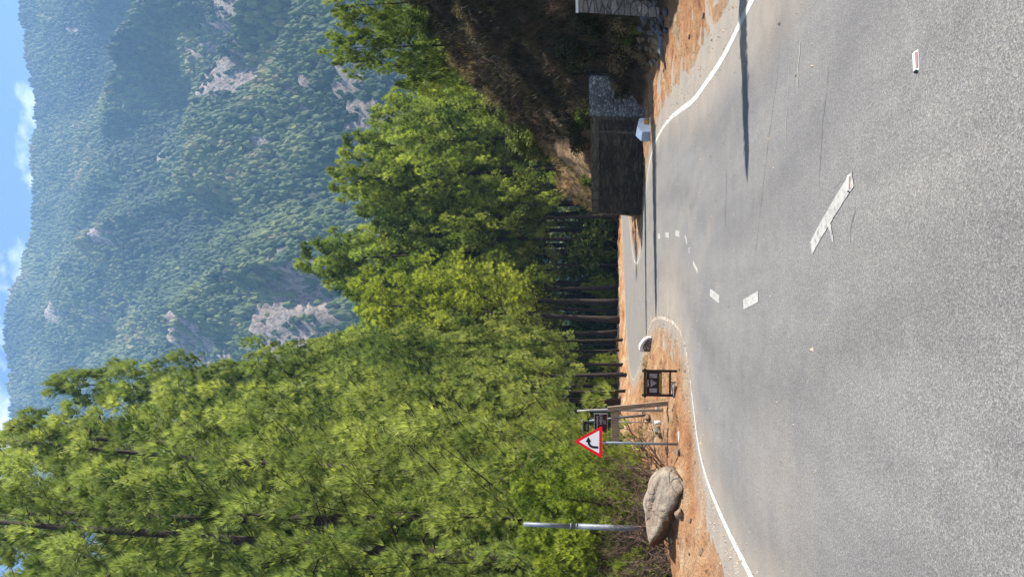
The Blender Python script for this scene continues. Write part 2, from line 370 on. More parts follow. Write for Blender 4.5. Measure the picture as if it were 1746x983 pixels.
# ------------------------------------------------------------------ terrain height
XF = ([-40, 17, 20, 25, 27, 29.5], [6.4, 6.5, 6.9, 7.5, 7.0, 6.7])
WR = np.array([6.65, 29.6]); WL = np.array([3.25, 33.0])
HOLX = ([-30, 11.5, 14.5, 16, 20, 29, 40, 60, 90], [-14, -8.5, -5.7, -5.5, -5.6, -6.9, -10, -16, -30])
def ground(x, y, sd=None):
    x = np.asarray(x, float); y = np.asarray(y, float)
    if sd is None: sd = sdist(x, y)
    sd = np.where(sd < 0, sd, np.maximum(sd - (.38 * sstep(2, 2.6, x) * sstep(26, 19, y) + .45 * sstep(-2, -2.6, x) * sstep(13.5, 10, y)) * (.7 + .6 * vnoise(x * .9, y * .9, 13)), .0))
    z = -0.05 + 0.055 * sstep(0.0, 0.30, sd) + 0.03 * sstep(0.2, 1.2, sd)
    rough = 0.15 * fbm(x * 1.3, y * 1.3, 5, 3) + .05 * fbm(x * 4.2, y * 4.2, 3, 33) + 0.16 * fbm(x * .35, y * .35, 3, 9)
    z = z + rough * sstep(0.15, 1.6, sd) + 0.030 * fbm(x * 3.3, y * 3.3, 4, 21) * sstep(0.0, 0.35, sd)
    # raised ground on the left shoulder
    z = z + 0.20 * sstep(0.6, 2.2, sd) * sstep(1.5, -0.5, x) * sstep(9, 13, y) * sstep(60, 30, y)
    # bank behind the far bend
    z = z + 0.28 * sstep(0.8, 3.0, sd) * sstep(40, 48, y) * sstep(20, 2, x)
    z = z + 0.25 * sstep(0.5, 5.0, sd) * sstep(38, 46, y) * sstep(-2, -6, x)
    # hollow on the left
    hx = np.interp(y, *HOLX)
    hol = sstep(0.0, 3.2, hx - x) * (x < 0)
    z = z - hol * (2.3 + 0.5 * fbm(x * .4, y * .4, 3, 5))
    # rocky spur on the right
    xf = np.interp(y, *XF)
    z1 = np.maximum((x - xf) * 1.55, 0)
    q = ((x - WR[0]) + (y - WR[1])) * 0.7071
    z2 = np.where(q > 0.25, 2.05 + (q - 0.25) * 0.92, 0) * (x > WL[0])
    z2 = np.minimum(z2, np.maximum(0, 1.6 + (x - WL[0]) * 1.6))
    zz = np.where(y > 29.5, np.where(q > 0, z2, 0), np.where(q > 0.25, np.maximum(np.minimum(z1, 40), np.minimum(z2, z1 + 1.6)), z1))
    crest = np.interp(x, [3.2, 7.4, 8.4, 11, 12.5, 20, 30, 60], [2.3, 4.9, 6.0, 9.0, 10.0, 14, 17, 20])
    zz = np.minimum(zz, crest)
    yc = 33.5 + np.clip(x - 3.2, 0, 40) * 0.32
    zz = np.maximum(zz - np.maximum(y - yc, 0) * 1.15, 0)
    spur = sstep(0.05, 1.2, zz)
    zz = zz * (1 + 0.10 * fbm(x * .5, y * .5, 4, 31)) + spur * (0.42 * fbm(x * .9, y * .9, 5, 41) + 0.16 * fbm(x * 3, y * 3, 3, 47))
    z = np.where(zz > 0, np.maximum(z, -1) + zz, z)
    # beyond the forest the land falls to the valley, then rises to the mountain
    z = z - 25 * sstep(125, 330, y) - 20 * sstep(60, 300, -x)
    return np.where(sd <= 0, -0.05, z)
def gz(x, y): return float(ground(np.array([x]), np.array([y]))[0])

def ghit(u, v, y0=9, y1=60):
    Y_ = np.arange(y0, y1, .05); a, yy, w = ray(u, v); P = a / yy * Y_; Zr_ = CH + w / yy * Y_
    k = np.where(ground(P, Y_) > Zr_)[0]
    k = k[0] if len(k) else -1
    return float(P[k]), float(Y_[k])
def axis(segs):
    out = [segs[0][0]]
    for a, b_, st in segs:
        n = max(1, int(round((b_ - a) / st))); out += list(a + (b_ - a) * (np.arange(n) + 1) / n)
    return np.array(out)
xs = np.concatenate([-np.geomspace(2500, 25, 26), axis([(-24, -9, .5), (-9, 9, .13), (9, 16, .25), (16, 40, .8)]), np.geomspace(44, 2500, 24)])
ys = np.concatenate([-np.geomspace(300, 6, 12), axis([(-5, 4, .6), (4, 36, .15), (36, 70, .3), (70, 130, 1.5)]), np.geomspace(134, 900, 24)])
X, Y = np.meshgrid(xs, ys); SD = sdist(X.ravel(), Y.ravel()); Zg = ground(X.ravel(), Y.ravel(), SD)
ny, nx = X.shape; ii = np.arange(ny * nx).reshape(ny, nx)
Q = np.stack([ii[:-1, :-1], ii[:-1, 1:], ii[1:, 1:], ii[1:, :-1]], -1).reshape(-1, 4)
xr, yr = X.ravel(), Y.ravel()
# material masks
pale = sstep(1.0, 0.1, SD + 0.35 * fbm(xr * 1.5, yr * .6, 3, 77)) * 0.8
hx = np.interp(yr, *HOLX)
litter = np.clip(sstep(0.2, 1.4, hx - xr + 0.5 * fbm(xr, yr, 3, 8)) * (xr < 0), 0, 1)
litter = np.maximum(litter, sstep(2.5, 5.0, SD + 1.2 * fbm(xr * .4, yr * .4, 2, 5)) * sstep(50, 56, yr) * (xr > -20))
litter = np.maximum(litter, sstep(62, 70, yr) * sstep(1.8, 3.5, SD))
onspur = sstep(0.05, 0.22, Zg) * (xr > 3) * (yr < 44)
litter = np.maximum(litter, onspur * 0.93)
# sunny dry crest of the spur, dry grass face over the wall
qq = ((xr - WR[0]) + (yr - WR[1])) * .7071
ycr = 33.5 + np.clip(xr - 3.2, 0, 40) * .32
dry = onspur * sstep(-1.2, 0.3, yr - ycr + 0.8 * fbm(xr * .7, yr * .7, 3, 12)) 
dry = np.maximum(dry, onspur * sstep(0.2, 0.6, qq) * sstep(8.0, 6.0, xr) * sstep(29, 31, yr))
inroad = inside(xr, yr)
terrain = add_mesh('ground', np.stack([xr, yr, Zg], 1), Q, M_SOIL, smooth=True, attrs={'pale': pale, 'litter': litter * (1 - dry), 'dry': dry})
tag(terrain, 'orange soil ground, shoulders and rocky bank around the road', kind='structure')
# asphalt: cells of a grid inside a slightly widened outline
axs = axis([(-14, 14, .16)]); axs = np.concatenate([axs, axis([(14.5, 26, .5)])]); ays = axis([(-30, 2, 1.0), (2, 40, .18), (40, 76, .3)])
AX, AY = np.meshgrid(axs, ays); asd = sdist(AX.ravel(), AY.ravel()); ny, nx = AX.shape; ii = np.arange(ny * nx).reshape(ny, nx)
Q = np.stack([ii[:-1, :-1], ii[:-1, 1:], ii[1:, 1:], ii[1:, :-1]], -1).reshape(-1, 4)
keep = (asd[Q] < 1.9).all(1); Q = Q[keep]; used, inv = np.unique(Q, return_inverse=True); Q = inv.reshape(-1, 4)
ax_, ay_ = AX.ravel()[used], AY.ravel()[used]; asd = asd[used]
CL = smooth_line([(1.3, -6), (1.2, 3.5), (.75, 4.9), (.31, 5.9), (-.13, 8.2), (-.1, 11), (.37, 13.4), (.97, 15.2), (1.2, 16.6), (1.45, 19.8), (1.65, 23), (1.5, 28), (-.5, 36)])
cxl = np.interp(ay_, CL[:, 1], CL[:, 0])
wear = sstep(-0.5, 0.9, ax_ - cxl + 0.3 * fbm(ax_, ay_, 3, 4)) * 0.8 + sstep(9, 16, ay_) * 0.5
dustv = sstep(-1.3, 0.15, asd + .35 * fbm(ax_ * 1.2, ay_ * .5, 4, 2)) * 0.85
dustv = np.maximum(dustv, 0.85 * np.exp(-(((ax_ + .5) / 1.5) ** 2 + ((ay_ - 19) / 4.0) ** 2)))
dustv = np.maximum(dustv, 0.30 * np.exp(-(((ax_ + 1.9) / 1.0) ** 2 + ((ay_ - 7.5) / 2.2) ** 2)))
for rr_a, cxx, cyy, a0_, a1_ in ((4.2, 5.0, 17.5, 2.2, 4.4), (5.6, 5.4, 18.0, 2.4, 4.6), (3.2, 4.6, 17.0, 2.0, 4.2)):   # curved sweeps of dust through the bend
    rd_ = np.hypot(ax_ - cxx, (ay_ - cyy) * .55); dustv = np.maximum(dustv, .42 * np.exp(-((rd_ - rr_a) / .22) ** 2) * vnoise(ax_ * 1.1, ay_ * .5, 41) * (ax_ < cxx))
dustv = np.maximum(dustv, 0.10 + 0.22 * sstep(14, 30, ay_))
lat = ax_ - cxl; tyre = sum(np.exp(-((lat - o_) / .28) ** 2) for o_ in (-2.55, -1.0, .95, 2.3)) * (.45 + .55 * vnoise(ax_ * .8, ay_ * .25, 6)) * sstep(30, 24, ay_)
road = add_mesh('road', np.stack([ax_, ay_, np.zeros(len(ax_))], 1), Q, M_ASPH, attrs={'wear': np.clip(wear, 0, 1), 'dust': dustv, 'tyre': tyre})
tag(road, 'grey coarse asphalt road bending through a hairpin', kind='structure')

# ------------------------------------------------------------------ painted markings, cracks
def ribbon(name, P, w, mat, z=0.004, jit=0.0, taper=False, sd_=1):
    P = np.asarray(P, float); T = np.gradient(P, axis=0); T /= np.linalg.norm(T, axis=1)[:, None]; N = np.stack([-T[:, 1], T[:, 0]], 1)
    k = np.arange(len(P)); W = np.ones(len(P)) * w / 2
    if taper: W = W * np.clip(np.minimum(k + .3, len(P) - 1 - k + .3) / (len(P) * .25), .15, 1)
    a = W * (1 + jit * (np.random.default_rng(sd_).random(len(P)) - .5)); c_ = W * (1 + jit * (np.random.default_rng(sd_ + 9).random(len(P)) - .5))
    V = np.vstack([np.c_[P + N * a[:, None], np.full(len(P), z)], np.c_[P - N * c_[:, None], np.full(len(P), z)]]); n = len(P)
    return tag(add_mesh(name, V, [(i, i + n, i + n + 1, i + 1) for i in range(n - 1)], mat), kind='structure')
def resample(P, st):
    P = np.asarray(P, float); d = np.r_[0, np.cumsum(np.linalg.norm(np.diff(P, axis=0), axis=1))]; n = max(2, int(d[-1] / st) + 1)
    s_ = np.linspace(0, d[-1], n); return np.c_[np.interp(s_, d, P[:, 0]), np.interp(s_, d, P[:, 1])]
def inset(P, off):
    T = np.gradient(P, axis=0); T /= np.linalg.norm(T, axis=1)[:, None]; return P + np.c_[-T[:, 1], T[:, 0]] * off
ELR = resample(inset(EL, -0.02), .1); kx = int(np.argmax((ELR[:, 1] > 14.3)))
ribbon('edge_line', ELR[:kx + 1], .11, M_PAINTE, jit=.22)
ribbon('edge_line', ELR[kx:], .085, M_PAINTW, jit=.8)
ribbon('edge_line', resample(inset(ER, 0.02), .1), .11, M_PAINTE, jit=.22)
def dash(pts, w): ribbon('lane_dash', resample(gp(pts), .05), w, M_PAINT, .0045, jit=.12)
dash([(1455, 679), (1436, 650), (1418, 620), (1400, 590), (1384, 560)], .115)
tail = gp([(1412, 612), (1416, 595), (1419, 582), (1422, 571)])
ribbon('lane_dash', resample(tail, .03), .05, M_PAINT, .0048, jit=.6, taper=True)
dash([(1293, 478), (1268, 464)], .115); dash([(1227, 473), (1211, 485)], .115)
dash([(1190, 520), (1182, 536)], .09); dash([(1172, 568), (1168, 583)], .08)
dash([(1159, 584), (1152, 586)], .13); dash([(1141, 582), (1135, 583)], .13); dash([(1126, 580), (1122, 581)], .14)
for pts, w, m, sd_ in [([(1338, 983), (1325, 850), (1310, 740), (1295, 610), (1285, 520), (1272, 478)], .007, M_CRACK, 1),
                       ([(1420, 930), (1412, 850), (1402, 760), (1398, 690), (1396, 640)], .006, M_CRACK, 2),
                       ([(1366, 920), (1362, 870), (1361, 830)], .022, M_CRACKP, 3), ([(1346, 880), (1343, 810), (1338, 720)], .009, M_CRACKP, 4),
                       ([(1460, 640), (1452, 590), (1449, 560)], .006, M_CRACK, 5), ([(1240, 720), (1238, 640), (1236, 560)], .012, M_CRACK, 6)]:
    P = resample(gp(pts), .06); r_ = np.random.default_rng(sd_ + 50); P = P + (r_.random(P.shape) - .5) * .03
    ribbon('road_crack', P, w, m, .003 if m is M_CRACK else .0035, jit=1.2, taper=True, sd_=sd_)

# ------------------------------------------------------------------ mountain
RID = [(-500, 90), (-250, 60), (0, 40), (150, 30), (248, 28), (330, 18), (400, 14), (440, 14), (483, 20), (513, 36), (560, 52), (603, 62), (733, 57), (783, 68), (830, 58), (883, 48), (940, 44), (983, 38), (1200, 30), (1500, 70)]
YC = 1450.0
rx = np.array([At(u, v, YC)[0] for u, v in RID]); rz_ = np.array([At(u, v, YC)[2] for u, v in RID])
def mount(x, y):
    Zr = np.interp(x, rx, rz_)
    t = (y - 430) / (YC - 430)
    g_ = np.where(t < 0, t * .6, np.where(t < 1, 1 - (1 - np.clip(t, 0, 1)) ** .93, 1 - (t - 1) * 1.1))
    z = Zr * g_ - 30 * np.clip(1 - t, 0, 1)
    env = sstep(0, .25, t) * sstep(1.0, .55, t)
    wx = x + 60 * fbm(x / 260., y / 260., 3, 70) + 0.28 * (y - 900)
    rd = 1 - np.abs(fbm(wx / 170., y / 620., 3, 80)) * 2
    z = z + env * (85 * rd + 55 * fbm(x / 120., y / 150., 4, 90)) - env * 20
    z = z + 10 * fbm(x / 40., y / 40., 3, 99) * sstep(0, .2, t)
    return z
mxs = np.linspace(-1300, 1300, 325); mys = np.linspace(330, 1900, 262)
MX, MY = np.meshgrid(mxs, mys); MZ = mount(MX, MY)
def hit(u, v):
    Y_ = np.arange(450, 1500, 4.0); a, yy, w = ray(u, v); P = a / yy * Y_; Zr_ = CH + w / yy * Y_
    k = np.where(mount(P, Y_) > Zr_)[0]
    return (P[k[0]], Y_[k[0]]) if len(k) else None
OUT = [(405, 20, 42, 75), (405, 130, 22, 60), (320, 100, 26, 30), (430, 402, 34, 30), (330, 578, 55, 55), (460, 562, 32, 26), (535, 560, 45, 32), (575, 500, 45, 40), (95, 535, 34, 30),
       (180, 543, 20, 18), (640, 192, 34, 30), (520, 150, 20, 26), (280, 268, 20, 20), (450, 242, 16, 16), (130, 42, 22, 22), (170, 400, 22, 20), (340, 288, 12, 14), (612, 130, 26, 20), (390, 615, 30, 26), (210, 575, 26, 20), (650, 80, 26, 30)]
cent = [(h, a, b_) for (h, a, b_) in ((hit(983 - yy, v), a, b_) for v, yy, a, b_ in OUT) if h]
def rockmask(x, y):
    m = np.full(np.shape(x), -1.2)
    for (h, a, b_) in cent:
        r_ = np.sqrt(((x - h[0]) / (a * .85)) ** 2 + ((y - h[1]) / (b_ * .95)) ** 2)
        m = np.maximum(m, np.clip(1 - r_, -1.2, 1))
    m = m * .9 + 1.0 * fbm(x / 16., y / 30., 5, 55) + .35 * fbm(x / 5., y / 9., 3, 57)
    return sstep(0.11, 0.24, m) * (m > 0)
RM = rockmask(MX, MY); MZ = MZ + RM * (7 * fbm(MX / 9., MY / 9., 3, 66) + 3)
ny, nx = MX.shape; ii = np.arange(ny * nx).reshape(ny, nx)
Q = np.stack([ii[:-1, :-1], ii[:-1, 1:], ii[1:, 1:], ii[1:, :-1]], -1).reshape(-1, 4)
b = NB('mountain_ground')
r1 = b.noise(0.05, 8, 0.75, stretch=(1.5, 1, .6)); r2 = b.noise(0.16, 7, 0.75, stretch=(2, 1, .8))
rockc = b.ramp(r1, [(0.3, (0.22, 0.14, 0.10)), (0.5, (0.36, 0.285, 0.225)), (0.7, (0.54, 0.47, 0.40))])
rockc = b.mix(1.0, rockc, b.ramp(r2, [(0.38, 0.22), (0.55, 1.25)]), 'MULTIPLY')
forestf = b.ramp(r2, [(0.3, (0.035, 0.045, 0.02)), (0.7, (0.10, 0.10, 0.045))])
b.col(b.mix(b.attr('rock'), forestf, rockc)); b.bump(b.math('ADD', r1, r2), 1.0, 6.0); M_MT = b.m
mt = add_mesh('hills', np.stack([MX.ravel(), MY.ravel(), MZ.ravel()], 1), Q, M_MT, smooth=True, attrs={'rock': RM.ravel()})
tag(mt, 'steep mountainside with pale rock outcrops under a blue sky', kind='structure')
# mountain forest: one mass
def ico(sub=1):
    bm = bmesh.new(); bmesh.ops.create_icosphere(bm, subdivisions=sub, radius=1.0)
    V = np.array([v.co[:] for v in bm.verts]); T = np.array([[v.index for v in f.verts] for f in bm.faces]); bm.free(); return V, T
IV1, IT1 = ico(1); IV2, IT2 = ico(2)
N = 62000
px = rng.uniform(-900, 900, N * 3); py = rng.uniform(450, 1475, N * 3)
ok = (np.abs(px) < 0.46 * py + 60) & (rng.random(len(px)) > rockmask(px, py) * .82) 
px, py = px[ok][:N], py[ok][:N]; N = len(px)
pz = mount(px, py); print('mountain trees', N)
protoV = []
for k in range(6):
    r_ = np.random.default_rng(100 + k); V = IV2.copy()
    V *= (0.62 + 0.66 * r_.random(len(V)))[:, None]
    t = (V[:, 2] + 1.2) / 2.4
    V[:, :2] *= (1.10 - 0.65 * np.clip(t, 0, 1))[:, None]; V[:, 2] = V[:, 2] * 1.3 + .7; protoV.append(V)
protoV = np.array(protoV); nv = len(IV2)
pk = rng.integers(0, 6, N); s_ = rng.uniform(2.4, 5.2, N) * (1 + .25 * fbm(px / 60, py / 60, 2, 5)); an = rng.uniform(0, 6.28, N)
P = protoV[pk]; ca, sa = np.cos(an)[:, None], np.sin(an)[:, None]
Vx = (P[:, :, 0] * ca - P[:, :, 1] * sa) * s_[:, None] + px[:, None]; Vy = (P[:, :, 0] * sa + P[:, :, 1] * ca) * s_[:, None] + py[:, None]
Vz = P[:, :, 2] * (s_ * rng.uniform(.9, 1.5, N))[:, None] + pz[:, None]
V = np.stack([Vx, Vy, Vz], -1).reshape(-1, 3); T = (IT2[None] + (np.arange(N) * nv)[:, None, None]).reshape(-1, 3)
tn = np.clip(.45 + .75 * fbm(px / 70, py / 90, 4, 15) + rng.normal(0, .14, N), 0, 1)
b = NB('mountain_tree_foliage'); a_ = b.attr('tint')
b.col(b.ramp(a_, [(0.0, (0.012, 0.026, 0.010)), (0.5, (0.046, 0.072, 0.017)), (0.85, (0.105, 0.125, 0.030)), (1.0, (0.16, 0.13, 0.05))])); M_MTREE = b.m
fo = add_mesh('forest', V, T, M_MTREE, attrs={'tint': np.repeat(tn, nv)})
tag(fo, 'hazy green forest covering the mountainside behind the pines', 'forest', kind='stuff')

# ------------------------------------------------------------------ haze
hb = boxes('haze', [(0, 830, 690, 3400, 2300, 1480)], None)
hb.data.materials.clear(); hm = bpy.data.materials.new('haze_air'); hm.use_nodes = True; hm.node_tree.nodes.clear()
ho = hm.node_tree.nodes.new('ShaderNodeOutputMaterial'); hv = hm.node_tree.nodes.new('ShaderNodeVolumePrincipled')
hv.inputs['Color'].default_value = (0.30, 0.56, 0.95, 1); hv.inputs['Density'].default_value = HAZE; hv.inputs['Anisotropy'].default_value = 0.1
hm.node_tree.links.new(hv.outputs[0], ho.inputs['Volume']); hb.data.materials.append(hm)
tag(hb, 'thin blue haze over the valley', 'haze', kind='stuff')

# ------------------------------------------------------------------ foliage builders
def unit(v): return v / (np.linalg.norm(v, axis=-1, keepdims=True) + 1e-9)
def tufts(P, D, length, width, nb, r_, spread=0.75, tint=None, flat=False):
    """P, D: (n,3) bases & directions; each tuft = nb narrow blades"""
    n = len(P); P = np.repeat(P, nb, 0); D = np.repeat(D, nb, 0)
    d = unit(D + spread * unit(r_.normal(size=D.shape)))
    s = unit(np.cross(d, .75 * r_.normal(size=D.shape) + np.array([.7, .0, .6]))); L_ = length * r_.uniform(.6, 1.15, (len(P), 1)); W_ = width * r_.uniform(.7, 1.3, (len(P), 1))
    base = P + d * L_ * .08
    if flat:
        V = np.stack([base, base + d * L_ * .5 + s * W_, base + d * L_ , base + d * L_ * .5 - s * W_], 1)
        F_ = (np.array([[0, 1, 2], [0, 2, 3]])[None] + (np.arange(len(P)) * 4)[:, None, None]).reshape(-1, 3); k = 4
    else:
        V = np.stack([base - s * W_ * .5, base + s * W_ * .5, base + d * L_], 1)
        F_ = np.arange(len(P) * 3).reshape(-1, 3); k = 3
    t = np.repeat(tint if tint is not None else r_.random(n), nb); t = np.clip(t + r_.normal(0, .1, len(t)), 0, 1)
    return V.reshape(-1, 3), F_, np.repeat(t, k)
def pine(name, seed, H, Rr, cb, nl, nb, tl, tw, mat, whorl=.55, cones=0, trunk_r=None, droop=0.0, bshape=.75, part_of=None):
    r_ = np.random.default_rng(seed)
    root = bpy.data.objects.new(name, None); col.objects.link(root)
    nseg = 14; tz = np.linspace(-.6, H * .985, nseg); wob = np.cumsum(r_.normal(0, .05, (nseg, 2)), 0) * (tz / H)[:, None] * 1.2
    TP = np.c_[wob, tz]; tr = trunk_r or H * .0105
    rad = tr * (1 - .93 * np.clip(tz / H, 0, 1)) + .012; rad[0] *= 1.35; rad[1] *= 1.08
    MB().tube(TP, rad, 8).build('trunk', M_BARK, root, True)
    limb = MB(); tP = []; tD = []; tT = []
    z = cb * H; ph = r_.random() * 6
    while z < H * .975:
        t = (z - cb * H) / (H * (1 - cb)); c0 = np.array([np.interp(z, tz, TP[:, 0]), np.interp(z, tz, TP[:, 1]), z])
        k = r_.integers(4, 7) if t < .85 else 4
        Lw = Rr * ((1 - t) ** bshape * (.55 + .45 * min(1, t * 4 + .25)) + .06)
        for j in range(k):
            if r_.random() < .08: continue
            a = ph + j * 6.283 / k + r_.normal(0, .3); Lb = Lw * r_.uniform(.6, 1.2)
            up0 = .0 + .5 * t - droop + r_.normal(0, .12); up1 = up0 + .9
            s = np.linspace(0, 1, 6); h = np.array([math.cos(a), math.sin(a), 0])
            side = np.array([-h[1], h[0], 0]) * r_.normal(0, .12)
            BP = c0 + np.outer(s * Lb, h) + np.outer(s ** 2 * Lb, side); BP[:, 2] += Lb * (up0 * s + (up1 - up0) * s ** 2 * .5)
            br = max(.012, rad[0] * .16 * (1 - t) * (Lb / Rr)); limb.tube(BP, np.linspace(br, .006, 6), 4, cap=False)
            btint = np.clip(r_.normal(.5, .24), 0, 1)
            for f in ([.42, .72, 1.0] if Lb > Rr * .6 else [.6, 1.0] if Lb > Rr * .3 else [1.0]):
                rc = tl * r_.uniform(1.15, 1.9) * (.42 + .68 * min(1, Lb / Rr))
                b0 = np.array([np.interp(f, s, BP[:, i]) for i in range(3)]) + np.array([-h[1], h[0], 0]) * r_.normal(0, .13) * Lb * f
                dirb = unit(BP[-1] - BP[-3]); m = max(6, int(nl * 2.6))
                if f < 1 and Lb > 1: limb.tube([c0 + (b0 - c0) * .55, b0], [.006, .003], 3, cap=False)
                q_ = unit(r_.normal(size=(m, 3)) + np.array([0, 0, .35])); rr2 = r_.random((m, 1)) ** .4
                off = q_ * rr2 * rc * np.array([.82, .82, 1.5])
                off[:, :2] *= (1 - .62 * np.clip(off[:, 2:3] / (1.5 * rc), -.15, 1)); off[:, 2] += .35 * rc
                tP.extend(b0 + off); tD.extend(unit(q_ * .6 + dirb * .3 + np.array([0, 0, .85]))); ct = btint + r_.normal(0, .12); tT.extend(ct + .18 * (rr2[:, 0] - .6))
        z += whorl * r_.uniform(.7, 1.25) * (1 - .35 * t); ph += 1.1
    for w in range(10):
        tP.append(np.array([TP[-1, 0], TP[-1, 1], H - w * tl * .35])); tD.append(np.array([0, 0, 1.]) + r_.normal(0, .25, 3)); tT.append(.6)
    if name != 'young_pine': limb.build('limbs', M_BARK, root)
    tP = np.array(tP); tD = np.array(tD)
    V, F_, A_ = tufts(tP, tD, tl, tw, nb, r_, .5, np.array(tT))
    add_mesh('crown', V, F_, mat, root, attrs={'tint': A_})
    top = tP[tP[:, 2] > H * .72]
    for k in range(cones):
        p = top[r_.integers(len(top))]
        d = unit(r_.normal(size=3) * .4 + np.array([p[0] * .5, p[1] * .5, .4]))
        s = np.linspace(0, 1, 5)[:, None]; MB().tube(p + d * s * .24, [.02, .05, .055, .04, .012], 6).build('pine_cone', M_CONE, root)
    print(name, 'tufts', len(tP), 'tris', len(F_))
    return root
def place(root, x, y, H0, H, label, group, first, sx=None, rz=0, z=None, cat='pine tree'):
    o = root if first else copy_tree(root)
    s = H / H0; sx_ = s if sx is None else s * sx
    o.location = (x, y, (gz(x, y) if z is None else z) - .05); o.scale = (sx_, sx_, s); o.rotation_euler = (random.uniform(-.035, .035), random.uniform(-.035, .035), rz)
    tag(o, label, cat, group); return o

near_p = [pine('pine_tree', 11, 23, 4.3, .04, 12, 20, .28, .018, M_NEEDLE, 1.05, 9, bshape=.82),
          pine('pine_tree', 12, 23, 3.8, .06, 12, 20, .28, .018, M_NEEDLE, 1.0, 9, bshape=.82),
          pine('pine_tree', 13, 23, 4.6, .05, 12, 20, .29, .018, M_NEEDLE, 1.1, 9, bshape=.82)]
tall_p = [pine('pine_tree', 14, 32, 4.6, .15, 12, 18, .40, .034, M_NEEDLE, 1.25, 7, bshape=.85, trunk_r=.15),
          pine('pine_tree', 15, 32, 4.1, .17, 12, 18, .40, .034, M_NEEDLE, 1.25, 7, bshape=.85, trunk_r=.15),
          pine('pine_tree', 16, 32, 5.0, .19, 12, 18, .42, .034, M_NEEDLE, 1.35, 7, bshape=.85, trunk_r=.15)]
far_p = [pine('pine_tree', 21, 29, 5.2, .34, 11, 15, .46, .052, M_NEEDLE_F, 1.3, bshape=.82),
         pine('pine_tree', 22, 29, 4.6, .36, 11, 15, .46, .052, M_NEEDLE_F, 1.3, bshape=.82),
         pine('pine_tree', 23, 29, 5.6, .38, 11, 15, .48, .052, M_NEEDLE_F, 1.4, bshape=.82)]
yel_p = [pine('pine_tree', 31, 24, 4.8, .32, 11, 16, .42, .044, M_NEEDLE_Y, 1.15, bshape=.82),
         pine('pine_tree', 32, 24, 4.3, .30, 11, 16, .42, .044, M_NEEDLE_Y, 1.15, bshape=.82)]
spur_p = [pine('pine_tree', 35, 9, 3.0, .08, 10, 13, .26, .032, M_NEEDLE_F, .7, bshape=.55, trunk_r=.10)]
slim_p = [pine('slim_conifer', 36, 16, 1.0, .05, 6, 8, .3, .06, M_NEEDLE_F, .6, bshape=.8, trunk_r=.12)]
young_p = [pine('young_pine', 41, 5, 1.7, .03, 9, 12, .22, .024, M_NEEDLE_Y, .42, trunk_r=.05)]
usedp = set()
ORD = ['first', 'second', 'third', 'fourth', 'fifth', 'sixth', 'seventh', 'eighth', 'ninth', 'tenth', 'eleventh', 'twelfth', 'thirteenth', 'fourteenth', 'fifteenth', 'sixteenth']
def plant(plist, H0, u, d, vtop, label, group, sx=None, cat='pine tree', k=None):
    k = random.randrange(len(plist)) if k is None else k; p = plist[k]; x, y, zt = At(u, vtop, d)
    H = zt - gz(x, y); first = p.name not in usedp; usedp.add(p.name)
    return place(p, x, y, H0, H, label, group, first, sx, random.uniform(0, 6.28), cat=cat)
near = [(-45, 21, -150), (70, 24, -260), (135, 27, -150), (5, 31, -260), (60, 45, -200), (150, 44, -110), (195, 42, -10), (183, 33, 10), (95, 37, -50), (222, 41, 8), (40, 27, 260), (150, 29, 420), (-20, 24, 420), (110, 23, 640), (200, 36, 300), (20, 21, 720)]
near.sort(key=lambda t: t[0])
for i, (u, d, v) in enumerate(near):
    plant(near_p, 23, u, d, v, f'{ORD[i]} from the left of the near feathery pines rising behind the boulder and lamp pole', 'near pines left of the road', k=i % 3, sx=.88 + .18 * random.random())
mid = [(243, 50, 70), (276, 53, 215), (316, 52, 62), (338, 57, 222), (354, 52, 335), (369, 55, 425), (326, 50, 500), (408, 57, 542), (296, 50, 420), (258, 51, 330), (222, 49, 190), (390, 60, 660), (280, 50, 700), (352, 54, 700), (236, 47, 520)]
mid.sort(key=lambda t: t[0])
for i, (u, d, v) in enumerate(mid):
    plant(tall_p, 32, u, d, v, f'{ORD[i]} from the left of the tall pointed pines stepping down toward the far bend', 'tall pines beside the far bend', k=i % 3, sx=.70 + .16 * random.random())
yel = [(440, 63, 620), (468, 68, 598), (418, 66, 690), (382, 64, 590), (352, 66, 560), (455, 70, 760), (493, 70, 700), (400, 70, 800)]
yel.sort(key=lambda t: t[0])
for i, (u, d, v) in enumerate(yel):
    plant(yel_p, 24, u, d, v, f'{ORD[i]} from the left of the yellow-green sunlit pines behind the far bend', 'yellow-green pines behind the bend', k=i % 2, sx=1.0 + .2 * random.random())
far = [(553, 75, 513), (520, 78, 560), (590, 77, 610), (633, 78, 622), (693, 75, 568), (662, 80, 610), (748, 77, 580), (722, 83, 640), (795, 81, 640), (500, 74, 660), (832, 85, 700), (570, 73, 700), (612, 73, 740), (530, 72, 780), (475, 76, 600), (655, 72, 780)]
far.sort(key=lambda t: t[0])
for i, (u, d, v) in enumerate(far):
    plant(far_p, 29, u, d, v, f'{ORD[i]} from the left of the tall dark-trunked pines edging the wood across the far road', 'pines edging the wood', k=i % 3, sx=.92 + .2 * random.random())
Pu = [-300, 0, 240, 320, 370, 408, 463, 553, 620, 693, 748, 800, 860, 983, 1200]; Pv = [-100, -50, 60, 250, 480, 600, 640, 560, 640, 600, 610, 670, 700, 700, 700]
for i in range(62):
    d = 84 + (i % 5) * 8 + random.uniform(-3, 3); u = -100 + (i * 197.3) % 1250 + random.uniform(-10, 10)
    v = np.interp(u, Pu, Pv) + random.uniform(30, 160)
    v = max(v, 430)
    plant(far_p, 29, u, d, v, 'pine deep in the wood, half hidden behind the front row of trunks', 'pines deep in the wood', sx=1.15 + .3 * random.random())
for i in range(18):
    d = 116 + (i % 3) * 5; u = -120 + i * 66 + random.uniform(-15, 15)
    plant(near_p, 23, u, d, 700 + random.uniform(-60, 60), 'pine at the far back of the wood closing the view between the trunks', 'pines closing the back of the wood', sx=1.3)
